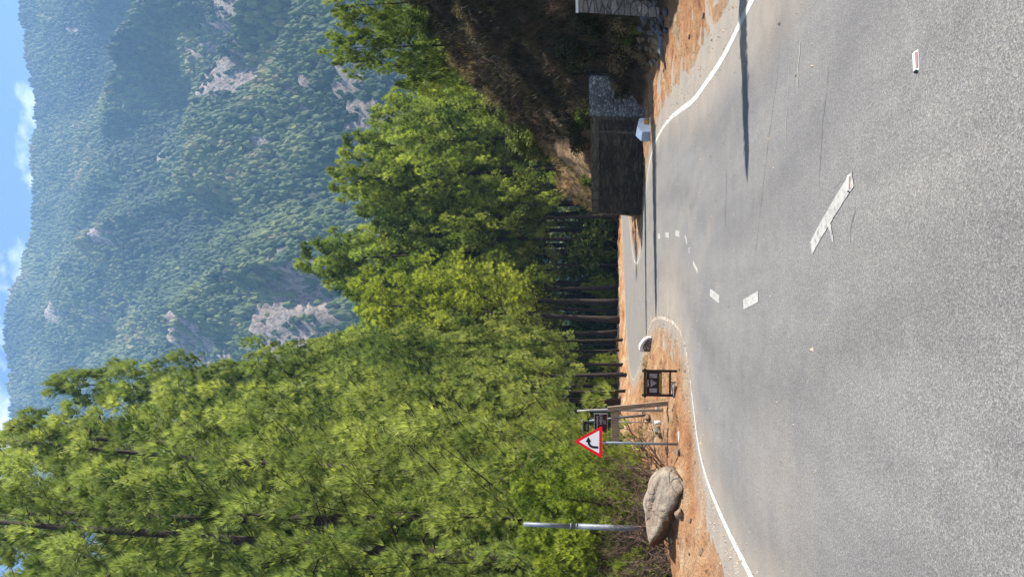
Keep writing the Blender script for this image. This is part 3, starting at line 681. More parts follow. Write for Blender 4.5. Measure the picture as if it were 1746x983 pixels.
# pines on top of the spur
spur = [(972, 38.5, 575), (897, 40, 580), (935, 42, 650), (866, 42, 700)]
for i, (u, d, v) in enumerate(spur):
    plant(spur_p, 9, u, d, v, f'{ORD[i]} of the small pines on top of the dark right bank', 'pines on top of the bank', sx=.75 + .15 * random.random())
# slim trees standing on the bank just beyond the frame: they throw the shadow stripes over the road
def slim(x, y, H, sx, lab):
    p = slim_p[0]; place(p, x, y, 16, H, lab, 'slim trees beyond the frame', p.name not in usedp, sx, 1.0, cat='conifer'); usedp.add(p.name)
slim(6.05, 9.45, 6.5, .72, 'slim young conifer on the right verge nearest the camera')
slim(12.0, 26.1, 18.1 - gz(12.0, 26.1), 1.25, 'slim conifer standing on the right bank')
slim(14.2, 31.8, 22.6 - gz(14.2, 31.8), .75, 'slim conifer high on the right bank above the wall')
yp = [(150, 21.5, 885), (70, 20, 900), (15, 19.5, 930), (190, 30, 960), (120, 19.5, 960)]
for i, (u, d, v) in enumerate(yp):
    plant(young_p, 5, u, d, v, f'{ORD[i]} bright young pine in the hollow behind the boulder', 'young pines in the hollow', cat='young pine', sx=1.0 + .3 * random.random())

# ------------------------------------------------------------------ shrubs
def shrub(name, seed, H, W, ntw, nleaf, mat_l, mat_t, ll=.07, lw=.025, nb=5, tw=.010):
    r_ = np.random.default_rng(seed); root = bpy.data.objects.new(name, None); col.objects.link(root); mb = MB(); tip = []; td = []
    def grow(p, d, L_, rad, depth):
        s = 4; pts = [p]
        for k in range(s): d = unit(d + r_.normal(0, .22, 3) + np.array([0, 0, .03])); pts.append(pts[-1] + d * L_ / s)
        mb.tube(pts, np.linspace(rad, rad * .5, s + 1), 3, cap=False)
        tip.append(pts[-1]); td.append(d)
        if depth:
            for k in range(r_.integers(2, 4)): 
                i = r_.integers(2, s + 1); grow(pts[i], unit(d + r_.normal(0, .65, 3)), L_ * r_.uniform(.5, .75), rad * .55, depth - 1)
    for k in range(ntw):
        a = r_.random() * 6.28; b0 = np.array([math.cos(a), math.sin(a), 0]) * r_.random() * W * .25
        grow(b0 - np.array([0, 0, .1]), unit(np.array([math.cos(a) * W * .8, math.sin(a) * W * .8, H]) * 1.0 + r_.normal(0, .3, 3)), H * .55, tw, 3)
    mb.build('twigs', mat_t, root)
    if nleaf:
        tip = np.array(tip); td = np.array(td); idx = r_.integers(0, len(tip), nleaf)
        V, F_, A_ = tufts(tip[idx] + r_.normal(0, .09 * W, (nleaf, 3)), td[idx], ll, lw, nb, r_, 1.2, None, True); add_mesh('leaves', V, F_, mat_l, root, attrs={'tint': A_})
    return root
sh_d = shrub('shrub', 51, 1.3, 1.1, 12, 1500, M_LEAF, M_TWIG, .12, .03)
sh_g = shrub('shrub', 52, 1.2, 1.0, 10, 1500, M_LEAFG, M_TWIG, .11, .028)
sh_b = shrub('bare_shrub', 53, 1.6, 1.3, 20, 0, None, M_TWIG, tw=.014)
sh_y = shrub('dry_shrub', 54, .9, .8, 14, 300, M_GRASS, M_TWIG, .09, .012)
snag = shrub('bare_shrub', 55, 2.0, 1.0, 3, 0, None, M_TWIGW, tw=.03)
fl = {}
def put(proto, x, y, s, label, group, cat='shrub', z=None, rz=None, sz=1.0):
    o = proto if proto.name not in fl else copy_tree(proto); fl[proto.name] = 1
    o.location = (x, y, gz(x, y) if z is None else z); o.scale = (s, s, s * sz); o.rotation_euler = (0, 0, random.uniform(0, 6.28) if rz is None else rz)
    return tag(o, label, cat, group)
protos = [sh_d, sh_g]
# hollow behind the boulder
for k in range(40):
    x = random.uniform(-13.5, -6.2); y = random.uniform(15.5, 29)
    if x / y < -.62: continue
    put([sh_b, sh_d, sh_b, sh_d][k % 4], x, y, random.uniform(.9, 1.6), ('tangled bare brown shrub' if k % 2 == 0 else 'dark leafy shrub') + ' in the shaded hollow behind the boulder', ('bare' if k % 2 == 0 else 'dark leafy') + ' shrubs in the hollow')
for (u, v, d) in [(120, 1100, 17.5), (165, 1090, 18.5), (140, 1080, 20), (190, 1095, 24), (60, 1120, 16.8), (25, 1130, 16.2)]:
    x, y, z = At(u, v, d); put(sh_b, x, y, 1.25, 'tangled bare brown shrub in the shaded hollow behind the boulder', 'bare shrubs in the hollow')
# undergrowth in the wood
for k in range(46):
    x = -24 + (k * 7.31) % 56 + random.uniform(-1, 1); y = 76 + (k % 6) * 5.5 + random.uniform(-1.5, 1.5)
    put([sh_d, sh_g][k % 3 == 0], x, y, random.uniform(2.2, 4.4), ('green' if k % 3 == 0 else 'dark') + ' leafy undergrowth bush between the trunks of the wood', ('green' if k % 3 == 0 else 'dark') + ' bushes under the pines', cat='bush')
# bank vegetation
for k in range(44):
    y = random.uniform(19.5, 34); x = np.interp(y, *XF) + random.uniform(.5, 7.5) if y < 29.5 else random.uniform(6, 13)
    if x / y > .47: continue
    put([sh_d, sh_b, sh_y, sh_b][k % 4], float(x), y, random.uniform(.35, .8), ['dark leafy shrub', 'bare twiggy shrub', 'dry yellowish shrub', 'bare twiggy shrub'][k % 4] + ' clinging to the shaded right bank', ['dark', 'bare', 'dry', 'bare'][k % 4] + ' shrubs on the bank')
for k in range(26):   # along the sunny crest
    x = random.uniform(4.5, 13.5); y = 33.3 + (x - 3.2) * .32 + random.uniform(-.6, 1.6)
    put([sh_g, sh_y][k % 2], x, y, random.uniform(.5, .95), ['green leafy shrub', 'dry yellowish shrub'][k % 2] + ' on the sunlit crest of the right bank', ['green', 'dry'][k % 2] + ' shrubs on the crest')
for (u, v, d, lab) in [(838, 850, 36.5, 'bleached bare dead tree high on the crest of the right bank'), (680, 960, 36, 'bleached bare dead bush on the crest just above the retaining wall'), (795, 880, 36, 'bleached bare dead bush halfway up the crest')]:
    x, y, z = At(u, v, d); put(snag, x, y, 1.0 if d == 36.5 else .8, lab, None, cat='dead bush', z=gz(x, y))
put(sh_y, *G(365, 1108)[:2], .32, 'small thin dry plant in front of the white-capped stone', None, cat='plant')

for i_, (u, v, s_) in enumerate([(945, 1072, .55), (930, 1062, .5), (918, 1078, .5), (905, 1085, .45), (893, 1100, .4), (938, 1090, .4), (880, 1106, .35)]):
    x, y = ghit(u, v); put([sh_y, sh_y, sh_g][i_ % 3], x, y, s_ * (.6 if i_ % 3 == 2 else 1), ['straw coloured dry shrub', 'straw coloured dry shrub', 'small green shrub'][i_ % 3] + ' above the rubble at the foot of the right bank', ['dry', 'dry', 'green'][i_ % 3] + ' shrubs above the rubble')
# grass & dry tufts as stuff
def grass(name, pts, mat, L_, W_, nb, label, cat, seed=1):
    r_ = np.random.default_rng(seed); pts = np.array(pts)
    D = np.tile([[0, 0, 1.0]], (len(pts), 1)); V, F_, A_ = tufts(pts, D, L_, W_, nb, r_, .7)
    return tag(add_mesh(name, V, F_, mat, attrs={'tint': A_}), label, cat, kind='stuff')
def scatter(n, fx, r_):
    P = fx(r_, n); z = ground(P[:, 0], P[:, 1]); return np.c_[P, z]
r_ = np.random.default_rng(3)
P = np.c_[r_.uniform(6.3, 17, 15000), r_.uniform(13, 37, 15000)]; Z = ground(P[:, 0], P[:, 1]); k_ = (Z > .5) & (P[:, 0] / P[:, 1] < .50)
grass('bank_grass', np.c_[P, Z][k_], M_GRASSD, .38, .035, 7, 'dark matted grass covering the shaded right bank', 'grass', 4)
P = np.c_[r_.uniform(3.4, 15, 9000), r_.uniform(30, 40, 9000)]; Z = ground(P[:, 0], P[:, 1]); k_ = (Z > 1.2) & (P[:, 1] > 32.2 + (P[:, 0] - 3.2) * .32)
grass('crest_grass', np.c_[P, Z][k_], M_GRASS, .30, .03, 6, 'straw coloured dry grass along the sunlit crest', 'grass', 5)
P = np.c_[r_.uniform(-22, -5.6, 9000), r_.uniform(13, 40, 9000)]; Z = ground(P[:, 0], P[:, 1]); k_ = Z < -.35
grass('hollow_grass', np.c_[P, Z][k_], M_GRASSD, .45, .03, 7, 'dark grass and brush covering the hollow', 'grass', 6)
P = np.c_[r_.uniform(-7.5, 1, 5000), r_.uniform(14, 30, 5000)]; sdp = sdist(P[:, 0], P[:, 1]); Z = ground(P[:, 0], P[:, 1]); k_ = (sdp > 1.2) & (fbm(P[:, 0] * .8, P[:, 1] * .8, 3, 61) > .22) & (Z > -.3)
grass('dry_grass', np.c_[P, Z][k_], M_GRASS, .13, .010, 6, 'short dry grass tufts on the orange shoulder', 'grass', 7)
P = np.c_[r_.uniform(-30, 40, 5000), r_.uniform(72, 112, 5000)]; Z = ground(P[:, 0], P[:, 1])
grass('forest_floor', np.c_[P, Z], M_LEAF, .9, .12, 6, 'dark ground cover on the floor of the wood', 'undergrowth', 8)

# crumbs of gravel and soil along the road edges
P = np.c_[r_.uniform(-5, 6, 60000), r_.uniform(6, 34, 60000)]; sdp = sdist(P[:, 0], P[:, 1]); w_ = np.exp(-((sdp - .25) / .35) ** 2) * np.where(P[:, 0] > 2, .35, 1); k_ = (r_.random(len(P)) < w_) | ((sdp < 0) & (r_.random(len(P)) < .012))
P = P[k_]; n = len(P); z = np.maximum(ground(P[:, 0], P[:, 1]), 0.0); sz = r_.uniform(.004, .016, n) * np.where(r_.random(n) < .06, 2.0, 1)
q_ = np.array([[1, 0, -.3], [-.6, .8, -.3], [-.5, -.9, -.3], [.1, .05, .8]]); a_ = r_.uniform(0, 6.28, n); ca, sa = np.cos(a_)[:, None], np.sin(a_)[:, None]
Vx = (q_[:, 0] * ca - q_[:, 1] * sa) * sz[:, None] + P[:, :1]; Vy = (q_[:, 0] * sa + q_[:, 1] * ca) * sz[:, None] + P[:, 1:2]; Vz = q_[:, 2] * sz[:, None] + z[:, None] + sz[:, None] * .25
T_ = (np.array([[0, 1, 3], [1, 2, 3], [2, 0, 3]])[None] + (np.arange(n) * 4)[:, None, None]).reshape(-1, 3)
tag(add_mesh('gravel', np.stack([Vx, Vy, Vz], -1).reshape(-1, 3), T_, simple('loose_gravel', (.48, .37, .27), .95, .4, 3)), 'loose gravel and crumbs of soil along the road edges', 'gravel', kind='stuff')
# saplings among the front trunks
for k in range(9):
    u = 230 + k * 45 + random.uniform(-8, 8); d = random.uniform(71, 78) if u > 400 else random.uniform(56, 66)
    plant(young_p, 5, u, d, 1055 - random.uniform(25, 75), 'small green sapling standing among the trunks behind the far road', 'saplings among the trunks', cat='young pine', sx=1.0)
for k in range(6):
    f_ = k / 5.; x = 3.9 + f_ * 3.0; y = 33.15 - f_ * 3.0
    put([sh_y, sh_g][k % 2], x, y, .32 + .1 * (k % 3), ['dry yellowish', 'small green'][k % 2] + ' weed growing along the top of the retaining wall', ['dry', 'green'][k % 2] + ' weeds on the wall', z=2.05)
# ------------------------------------------------------------------ rocks
def rock_mesh(seed, sub=3, flat=.7, cuts=7, amp=.16):
    r_ = np.random.default_rng(seed); bm = bmesh.new(); bmesh.ops.create_icosphere(bm, subdivisions=sub, radius=1)
    V = np.array([v.co[:] for v in bm.verts])
    for k in range(cuts):
        n = unit(r_.normal(size=3)); d = r_.uniform(.55, .82); h = V @ n; V = V - np.outer(np.maximum(h - d, 0), n)
    V = V * (1 + amp * fbm(V[:, 0] * 2 + V[:, 2] * 1.3, V[:, 1] * 2 - V[:, 2], 4, seed))[:, None]; V[:, 2] *= flat
    for v, c_ in zip(bm.verts, V): v.co = c_
    return bm
def rock(u, v, wpx, mat, label, seed, group=None, flat=.7, name='rock', z=0.0, cat='rock', depth=None, asp=1.0):
    x, y = ghit(u, v); s = wpx / F * math.hypot(x, y) / 2
    o = bm_obj(name, rock_mesh(seed, 3, flat), mat, None, False); o.scale = (s, s * asp, s); o.location = (x, y, gz(x, y) + s * flat * .35); o.rotation_euler = (0, 0, seed * 1.7)
    return tag(o, label, cat, group)
rock(168, 1128, 34, M_ROCKT, 'pale tan rock tucked against the back right of the big boulder', 61, z=.2)
rock(318, 1152, 26, M_ROCK, 'grey stone lying in front of the wooden notice board', 62, z=.1, flat=.45)
rock(215, 1118, 12, M_ROCKT, 'small pale stone right of the boulder', 63, z=.15)
rock(249, 1124, 16, simple('black_stone', (.02, .02, .022), .5), 'black stone behind the warning sign post', 64, z=.15)
rock(241, 1127, 12, M_ROCKT, 'pale stone beside the black stone', 65, z=.15)
rock(213, 1160, 13, M_ROCK, 'rough lump of concrete at the foot of the warning sign', 66, z=.05)
rock(108, 1163, 20, M_ROCKT, 'cream coloured stone under the left end of the boulder', 67, z=.15)
rock(270, 1108, 14, M_ROCKT, 'tan stone left of the thin marker rod', 68, z=.15)
rl = random.Random(9)
for k in range(24):
    u = rl.uniform(872, 932); v = 1128 - (u - 872) * .10 - rl.uniform(0, 34)
    rock(u, v, rl.choice([9, 11, 13, 16]), [M_ROCKT, M_ROCKT, M_ROCK][k % 3], ['tan', 'tan', 'grey'][k % 3] + ' rubble stone heaped at the sunlit foot of the right bank', 70 + k, ['tan', 'tan', 'grey'][k % 3] + ' rubble at the foot of the bank')
for k in range(22):
    u = rl.uniform(928, 985); v = rl.uniform(1092, 1140)
    rock(u, v, rl.choice([10, 13, 16, 20]), M_ROCKB, 'blue grey rubble stone in the shade below the grey wall', 100 + k, 'shaded rubble below the grey wall')
rp_ = [bm_obj('stone', rock_mesh(120 + k, 2, .6), M_ROCKT, None) for k in range(3)]
kk = 0
rr = random.Random(5)
while kk < 170:
    if kk % 3 < 2: x = rr.uniform(-7, .5); y = rr.uniform(9.5, 34)
    else: x = rr.uniform(3.2, 7.2); y = rr.uniform(9, 27)
    s0 = float(sdist(np.array([x]), np.array([y]))[0])
    if s0 < .25: continue
    z = gz(x, y)
    if z > .45 or z < -.2: continue
    p = rp_[kk % 3]; o = p if kk < 3 else p.copy()
    if kk >= 3: col.objects.link(o)
    s = rr.choice([.02, .025, .03, .035, .04, .06]) ; o.scale = (s, s * rr.uniform(.7, 1.2), s * rr.uniform(.7, 1)); o.location = (x, y, z + s * .25); o.rotation_euler = (rr.uniform(-.3, .3), 0, rr.uniform(0, 6))
    tag(o, 'small loose stone lying on the orange soil of the road shoulder', 'stone', 'loose stones on the shoulder'); kk += 1

# the big boulder: a slab leaning over the edge of the shoulder
out = [(1145, 802), (1163, 812), (1171, 823), (1168, 848), (1164, 871), (1162, 902), (1149, 916), (1128, 925), (1106, 923), (1103, 904), (1101, 879), (1107, 842), (1114, 821), (1131, 804)]
BD = 14.6; bc = At(983 - 862, 1137, BD); oa = []
for v, yy in out:
    p = At(983 - yy, v, BD); dx, dz = p[0] - bc[0], p[2] - bc[2]; oa.append((math.atan2(dz, dx), math.hypot(dx, dz)))
oa.sort(); th = np.array([a for a, _ in oa]); rr_ = np.array([r for _, r in oa]); th = np.r_[th - 2 * math.pi, th, th + 2 * math.pi]; rr_ = np.tile(rr_, 3)
bm = bmesh.new(); bmesh.ops.create_icosphere(bm, subdivisions=5, radius=1); V = np.array([v.co[:] for v in bm.verts])
ang = np.arctan2(V[:, 2], V[:, 0]); rad = np.interp(ang, th, rr_); hor_ = np.sqrt(V[:, 0] ** 2 + V[:, 2] ** 2)
hh = hor_ ** .55 / np.maximum(hor_, 1e-6)
NX = V[:, 0] * rad * hh; NZ = V[:, 2] * rad * hh; NY = np.sign(V[:, 1]) * np.abs(V[:, 1]) ** .8 * .62
ridge = -.02 - .50 * NX + .10 * fbm(NX * 3, NX * 0 + 3, 3, 5)          # arris between the pale top and the brown underside
yf = np.minimum(np.where(NZ < ridge, (ridge - NZ) * 1.7, (NZ - ridge) * .75), .62) - .42
yf = np.maximum(yf, -.52 + .55 * (NX - .25)); yf = yf + .04 * fbm(NX * 5, NZ * 5, 3, 71)
NY = np.where(V[:, 1] < 0, np.maximum(NY * 1.35, yf), NY + .25)
fx = fbm(NX * 2.5, NZ * 2.5 + NY, 5, 8); lay = np.abs(fbm(NX * 1.2 + NZ * 2, NZ * 7 + NX * 2.2, 3, 18))
nrm = unit(np.stack([V[:, 0], V[:, 1], V[:, 2]], 1)); Pn = np.stack([NX, NY, NZ], 1) + nrm * (.05 * fx - .05 * lay)[:, None]
for v, c_ in zip(bm.verts, Pn): v.co = c_
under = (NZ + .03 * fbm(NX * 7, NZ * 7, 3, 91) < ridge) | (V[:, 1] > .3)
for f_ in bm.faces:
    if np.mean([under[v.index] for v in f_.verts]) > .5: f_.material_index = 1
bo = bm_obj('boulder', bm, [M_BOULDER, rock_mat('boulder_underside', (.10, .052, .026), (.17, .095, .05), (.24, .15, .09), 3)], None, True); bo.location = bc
tag(bo, 'big flat-topped grey brown boulder on the soil edge at the left', 'boulder')

# ------------------------------------------------------------------ street furniture on the left
# warning sign
x, y = G(226, 1163, .05); sx_, sy_ = x, y
t = thing('warning_sign', (x, y, gz(x, y) + .01), 'red and white triangular right-bend warning sign on a grey post', 'road sign', rz=R(24))
pz0 = At(222, 1027, y)[2] - .01 - gz(x, y); pz1 = At(222, 978, y)[2] - .01 - gz(x, y)
MB().tube([(0, 0, -.2), (0, 0, .6), (.0, 0, pz0 + .35)], [.026] * 3, 12).build('post', M_STEEL, t, True)
base = boxes('base_bar', [(-.0, 0, .015, .52, .05, .035)], M_WHITE, t, .006)
def tri_prism(name, side, th_, y0, mat, parent, z0, rnd=.03, inv=False):
    h = side * .866; pts = [(-side / 2, 0), (side / 2, 0), (0, h)]; cen = np.array([0, h / 3]); P_ = []
    for i in range(3):
        a = np.array(pts[i]); p0 = np.array(pts[i - 1]); p1 = np.array(pts[(i + 1) % 3]); e0 = (p0 - a) / np.linalg.norm(p0 - a); e1 = (p1 - a) / np.linalg.norm(p1 - a)
        for s in np.linspace(0, 1, 5): P_.append(a + e0 * rnd * (1 - s) ** 2 * 1.6 + e1 * rnd * s ** 2 * 1.6)
    P_ = np.array(P_); n = len(P_); bm = bmesh.new()
    f = [bm.verts.new((p[0], y0, z0 + p[1])) for p in P_]; b_ = [bm.verts.new((p[0], y0 + th_, z0 + p[1])) for p in P_]
    bm.faces.new(f); bm.faces.new(b_[::-1])
    for i in range(n): bm.faces.new((f[i], b_[i], b_[(i + 1) % n], f[(i + 1) % n]))
    return bm_obj(name, bm, mat, parent)
SH = pz1 - pz0; S = SH / .866
tri_prism('back_plate', S, .004, -.034, M_BACK, t, pz0)
pan = tri_prism('red_border', S, .004, -.040, M_RED, t, pz0)
tri_prism('white_field', S * .70, .002, -.0435, M_SIGNW, t, pz0 + SH * .105, .012)
# arrow
cx = 0; s = S / .6
A = [(-.115, .085), (-.115, .17), (-.10, .235), (-.06, .275), (.0, .29)]
A = smooth_line([(a * s * .86, b_ * s * .86 + .0) for a, b_ in A], 2); T_ = np.gradient(A, axis=0); T_ = T_ / np.linalg.norm(T_, axis=1)[:, None]; Nn = np.c_[-T_[:, 1], T_[:, 0]]; wv = .021 * s
bm = bmesh.new(); l_ = [bm.verts.new((p[0], -.0455, pz0 + p[1])) for p in A + Nn * wv]; r2_ = [bm.verts.new((p[0], -.0455, pz0 + p[1])) for p in A - Nn * wv]
for i in range(len(A) - 1): bm.faces.new((l_[i], r2_[i], r2_[i + 1], l_[i + 1]))
e = A[-1]; hd = [(e[0] - .005, e[1] + .052 * s), (e[0] - .005, e[1] - .052 * s), (e[0] + .085 * s, e[1] + .004)]
bm.faces.new([bm.verts.new((p[0], -.0457, pz0 + p[1])) for p in hd]); bm_obj('arrow', bm, M_BLACK, t)
boxes('clamp', [(0, -.012, pz0 + .12, .09, .05, .03), (0, -.012, pz0 + .33, .09, .05, .03)], M_STEEL, t)

# tall grey pole behind the boulder
x, y, zt = At(90, 893, 17.2); gz0 = gz(x, y)
t = thing('lamp_pole', (x, y, gz0), 'grey steel pole rising behind the boulder into the pines', 'pole')
h_ = zt - gz0
MB().tube([(0, 0, -.3), (0, 0, h_ * .62)], [.062, .062], 16).build('lower_tube', M_STEEL, t, True)
MB().tube([(0, 0, h_ * .61), (0, 0, h_)], [.052, .050], 16).build('upper_tube', M_STEEL, t, True)
for q in (.615, .655): MB().tube([(0, 0, h_ * q - .02), (0, 0, h_ * q + .02)], [.068, .068], 16).build('collar', M_STEEL, t, True)

# wooden notice board
x, y = G(330, 1150, .1); z0 = gz(x, y); t = thing('notice_board', (x, y, z0), 'small dark wooden framed notice board with pictures and a yellow strip', 'notice board', rz=R(-4))
k = y / F; W_ = 45 * k; zb = At(330, 1144, y)[2] - z0; zt = At(330, 1098, y)[2] - z0
boxes('post', [(-W_ / 2 + .025, 0, (zt - .02) / 2 + .0, .05, .05, zt + .1)], M_WOODD, t, .004)
boxes('post', [(W_ / 2 - .025, 0, (zt - .02) / 2 + .0, .05, .05, zt + .1)], M_WOODD, t, .004)
boxes('top_rail', [(0, -.004, zt - .02, W_ + .05, .075, .05)], M_WOODD, t, .006)
boxes('bottom_rail', [(0, -.004, zb + .02, W_ - .11, .045, .04)], M_WOODD, t, .004)
hz_ = (zt - zb); pb = zb + hz_ * .34
boxes('panel', [(0, .004, (pb + zt - .05) / 2, W_ - .11, .02, zt - .05 - pb)], M_WOODD, t)
boxes('yellow_strip', [(0, -.012, pb + .035, W_ - .14, .006, .045)], M_YEL, t)
M_PIC = simple('faded_photo', (.30, .28, .27), .5, .6, 22); 
for s in (-1, 1): boxes('picture', [(s * (W_ / 2 - .13), -.011, pb + .18, .09, .006, .16)], M_PIC, t)
bm = bmesh.new(); bm.faces.new([bm.verts.new(p) for p in ((-.085, -.012, pb + .235), (.085, -.012, pb + .235), (0, -.012, pb + .10))]); bm_obj('picture', bm, M_PIC, t)
def text(s, size, mat, parent, loc, rot=(R(90), 0, 0), name='lettering', align='CENTER', ext=.0005):
    c_ = bpy.data.curves.new(name, 'FONT'); c_.body = s; c_.size = size; c_.align_x = align; c_.align_y = 'CENTER'; c_.extrude = ext
    o_ = bpy.data.objects.new('tmp', c_); col.objects.link(o_); dg = bpy.context.evaluated_depsgraph_get(); me = bpy.data.meshes.new_from_object(o_.evaluated_get(dg)); bpy.data.objects.remove(o_)
    me.materials.clear(); me.materials.append(mat); o = bpy.data.objects.new(name, me); col.objects.link(o); o.parent = parent; o.location = loc; o.rotation_euler = rot; return o
text('PARTY', .05, M_SIGNW, t, (0, -.009, pb + .285))
boxes('foot_peg', [(.02, 0, zb - .04, .02, .02, .13)], M_WOODD, t)

# wooden post with a short thick cross beam
x, y = G(298, 1137, .15); z0 = gz(x, y); t = thing('wooden_gatepost', (x, y, z0), 'weathered wooden post with a thick brown cross beam left of the notice board', 'wooden post')
k = y / F; top = At(286, 1036, y); bx = top[0] - x; hz_ = top[2] - z0
def beam(name, p0, p1, w, d_, mat, parent):
    p0 = Vector(p0); p1 = Vector(p1); q = (p1 - p0).to_track_quat('Z', 'Y').to_matrix().to_4x4(); m_ = (p0 + p1) / 2
    return boxes(name, [(m_.x, m_.y, m_.z, w, d_, (p1 - p0).length, q)], mat, parent, .006)
beam('post', (0, 0, -.15), (bx, 0, hz_), .13, .11, M_WOOD, t)
beam('cross_beam', (bx - .05, .05, hz_ - .16), (bx - .78, .12, hz_ - .19), .17, .17, M_WOOD, t)
beam('end_post', (bx - .78, .16, hz_ - .35), (bx - .78, .16, hz_ - .02), .05, .06, M_WOODD, t)
# curved grey stake above the post
x1, y1, z1 = At(285, 1036, y + .6); p2 = At(283, 984, y + .6)
t = thing('bent_stake', (x1, y1, gz(x1, y1)), 'thin bent grey stake rising above the wooden post', 'stake'); zb0 = gz(x1, y1)
MB().tube([(0, 0, -.1), (0, 0, (z1 - zb0) * .6), (0, 0, z1 - zb0), (-.02, 0, (z1 + p2[2]) / 2 - zb0 + .05), (p2[0] - x1, 0, p2[2] - zb0)], [.035, .034, .032, .026, .014], 8).build('stake', M_TWIGW, t, True)
# brown sign with lamp head on a tilted pole, further back
d = 24.0; x, y, _ = At(278, 1098, d); z0 = gz(x, y); t = thing('information_sign', (x, y, z0), 'maroon sign with white lettering and dark lamp head on a tilted grey pole', 'sign')
tp = At(266, 1005, d); MB().tube([(0, 0, -.2), ((tp[0] - x) * .5, 0, (tp[2] - z0) * .5), (tp[0] - x, 0, tp[2] - z0)], [.04, .037, .032], 10).build('pole', M_STEEL, t, True)
a0 = At(279, 1036, d); a1 = At(246, 1013, d); cx = (a0[0] + a1[0]) / 2 - x; cz = (a0[2] + a1[2]) / 2 - z0; w_ = a0[0] - a1[0]; h2 = a1[2] - a0[2]
boxes('sign_frame', [(cx, -.055, cz, w_, .02, h2)], M_SIGNW, t); boxes('sign_panel', [(cx, -.069, cz, w_ - .03, .012, h2 - .03)], M_BROWN, t)
text('MENT', .12, M_SIGNW, t, (cx + .13, -.0765, cz - .01)); text('JST', .10, M_SIGNW, t, (cx + .05, -.0765, cz - .12))
r_ = np.random.default_rng(4)
boxes('script_line', [(cx - .22 + q * .031, -.0765, cz + .11 + .012 * math.sin(q * 2.1), .012 + .006 * (q % 2), .002, .03 + .025 * r_.random()) for q in range(15)], M_SIGNW, t)
hc = At(258, 1000, d); hx_, hz0 = hc[0] - x, hc[2] - z0
boxes('lamp_head', [(hx_ - .02, 0, hz0, .30, .22, .16)], M_BLACK, t, .03); boxes('lamp_hood', [(hx_ - .02, 0, hz0 + .11, .40, .30, .04)], M_BACK, t, .01)
boxes('lamp_lens', [(hx_ - .02, -.115, hz0 - .01, .2, .012, .08)], M_STEEL, t)
# thin rod with white foot
d = 20.5; x, y, _ = At(263, 1123, d); z0 = gz(x, y); t = thing('marker_rod', (x, y, z0), 'thin grey rod standing in a white concrete foot', 'rod')
MB().tube([(0, 0, 0), (0, 0, At(263, 1050, d)[2] - z0)], [.012, .011], 8).build('rod', M_STEEL, t, True)
MB().tube([(0, 0, -.1), (0, 0, .17)], [.055, .05], 12).build('foot', M_WHITE, t, True)
x, y = G(287, 1127, .15); o = boxes('white_block', [(0, 0, .06, .14, .12, .16)], M_WHITE, None, .008); o.location = (x, y, gz(x, y)); tag(o, 'small square white painted block behind the wooden post', 'block')

# white-capped parapet stone
def dome(name, pts, y0, y1, mat, parent, bevel=.0):
    bm = bmesh.new(); f = [bm.verts.new((p[0], y0, p[1])) for p in pts]; b_ = [bm.verts.new((p[0], y1, p[1])) for p in pts]; n = len(pts)
    bm.faces.new(f); bm.faces.new(b_[::-1])
    for i in range(n): bm.faces.new((f[i], b_[i], b_[(i + 1) % n], f[(i + 1) % n]))
    return bm_obj(name, bm, mat, parent)
x, y = G(396, 1110, .02); z0 = -.02; k = y / F; t = thing('parapet_stone', (x, y, z0), 'grey rubble parapet stone with a white painted cap at the road tip', 'parapet stone')
body = [(-11.5, 0), (11, 0), (10.5, 6), (7, 11), (2, 15), (-4, 17), (-10, 17.5), (-11.5, 16)]
cap = [(-11.6, 13.5), (-11.8, 19), (-9, 21), (-3, 21), (3, 18), (8.5, 13.5), (12.5, 7.5), (12.6, 2), (10.8, 1), (9.8, 6.5), (6.2, 11.2), (1.6, 14.4), (-4, 16.6)]
dome('stone_body', [(a * k, b_ * k) for a, b_ in body], -.2, .5, M_STONEFACE, t)
dome('white_cap', [(a * k, b_ * k) for a, b_ in cap], -.215, .52, M_WHITE, t)
# white kilometre block on the right, blue shade painted into its colour
x, y = G(762, 1107, .05); z0 = 0.0; k = y / F; t = thing('kilometre_stone', (x, y, z0), 'white painted roadside marker stone, coloured with blue shade, with a small mustard plaque', 'marker stone', rz=R(28))
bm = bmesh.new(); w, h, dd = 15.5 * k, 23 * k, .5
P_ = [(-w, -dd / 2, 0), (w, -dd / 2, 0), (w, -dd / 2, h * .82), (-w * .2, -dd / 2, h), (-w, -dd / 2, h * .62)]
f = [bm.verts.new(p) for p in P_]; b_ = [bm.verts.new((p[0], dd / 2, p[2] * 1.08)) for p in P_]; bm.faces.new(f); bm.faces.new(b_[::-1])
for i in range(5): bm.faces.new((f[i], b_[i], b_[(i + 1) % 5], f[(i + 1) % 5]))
bmesh.ops.bevel(bm, geom=bm.edges[:], offset=.02, segments=2, affect='EDGES'); bm_obj('stone', bm, simple('shade_tinted_white_paint', (0.36, 0.46, 0.62), .6, .08), t)
boxes('plaque', [(w * .45, -dd / 2 - .006, h * .34, w * .62, .014, h * .34)], M_PLAQUE, t)
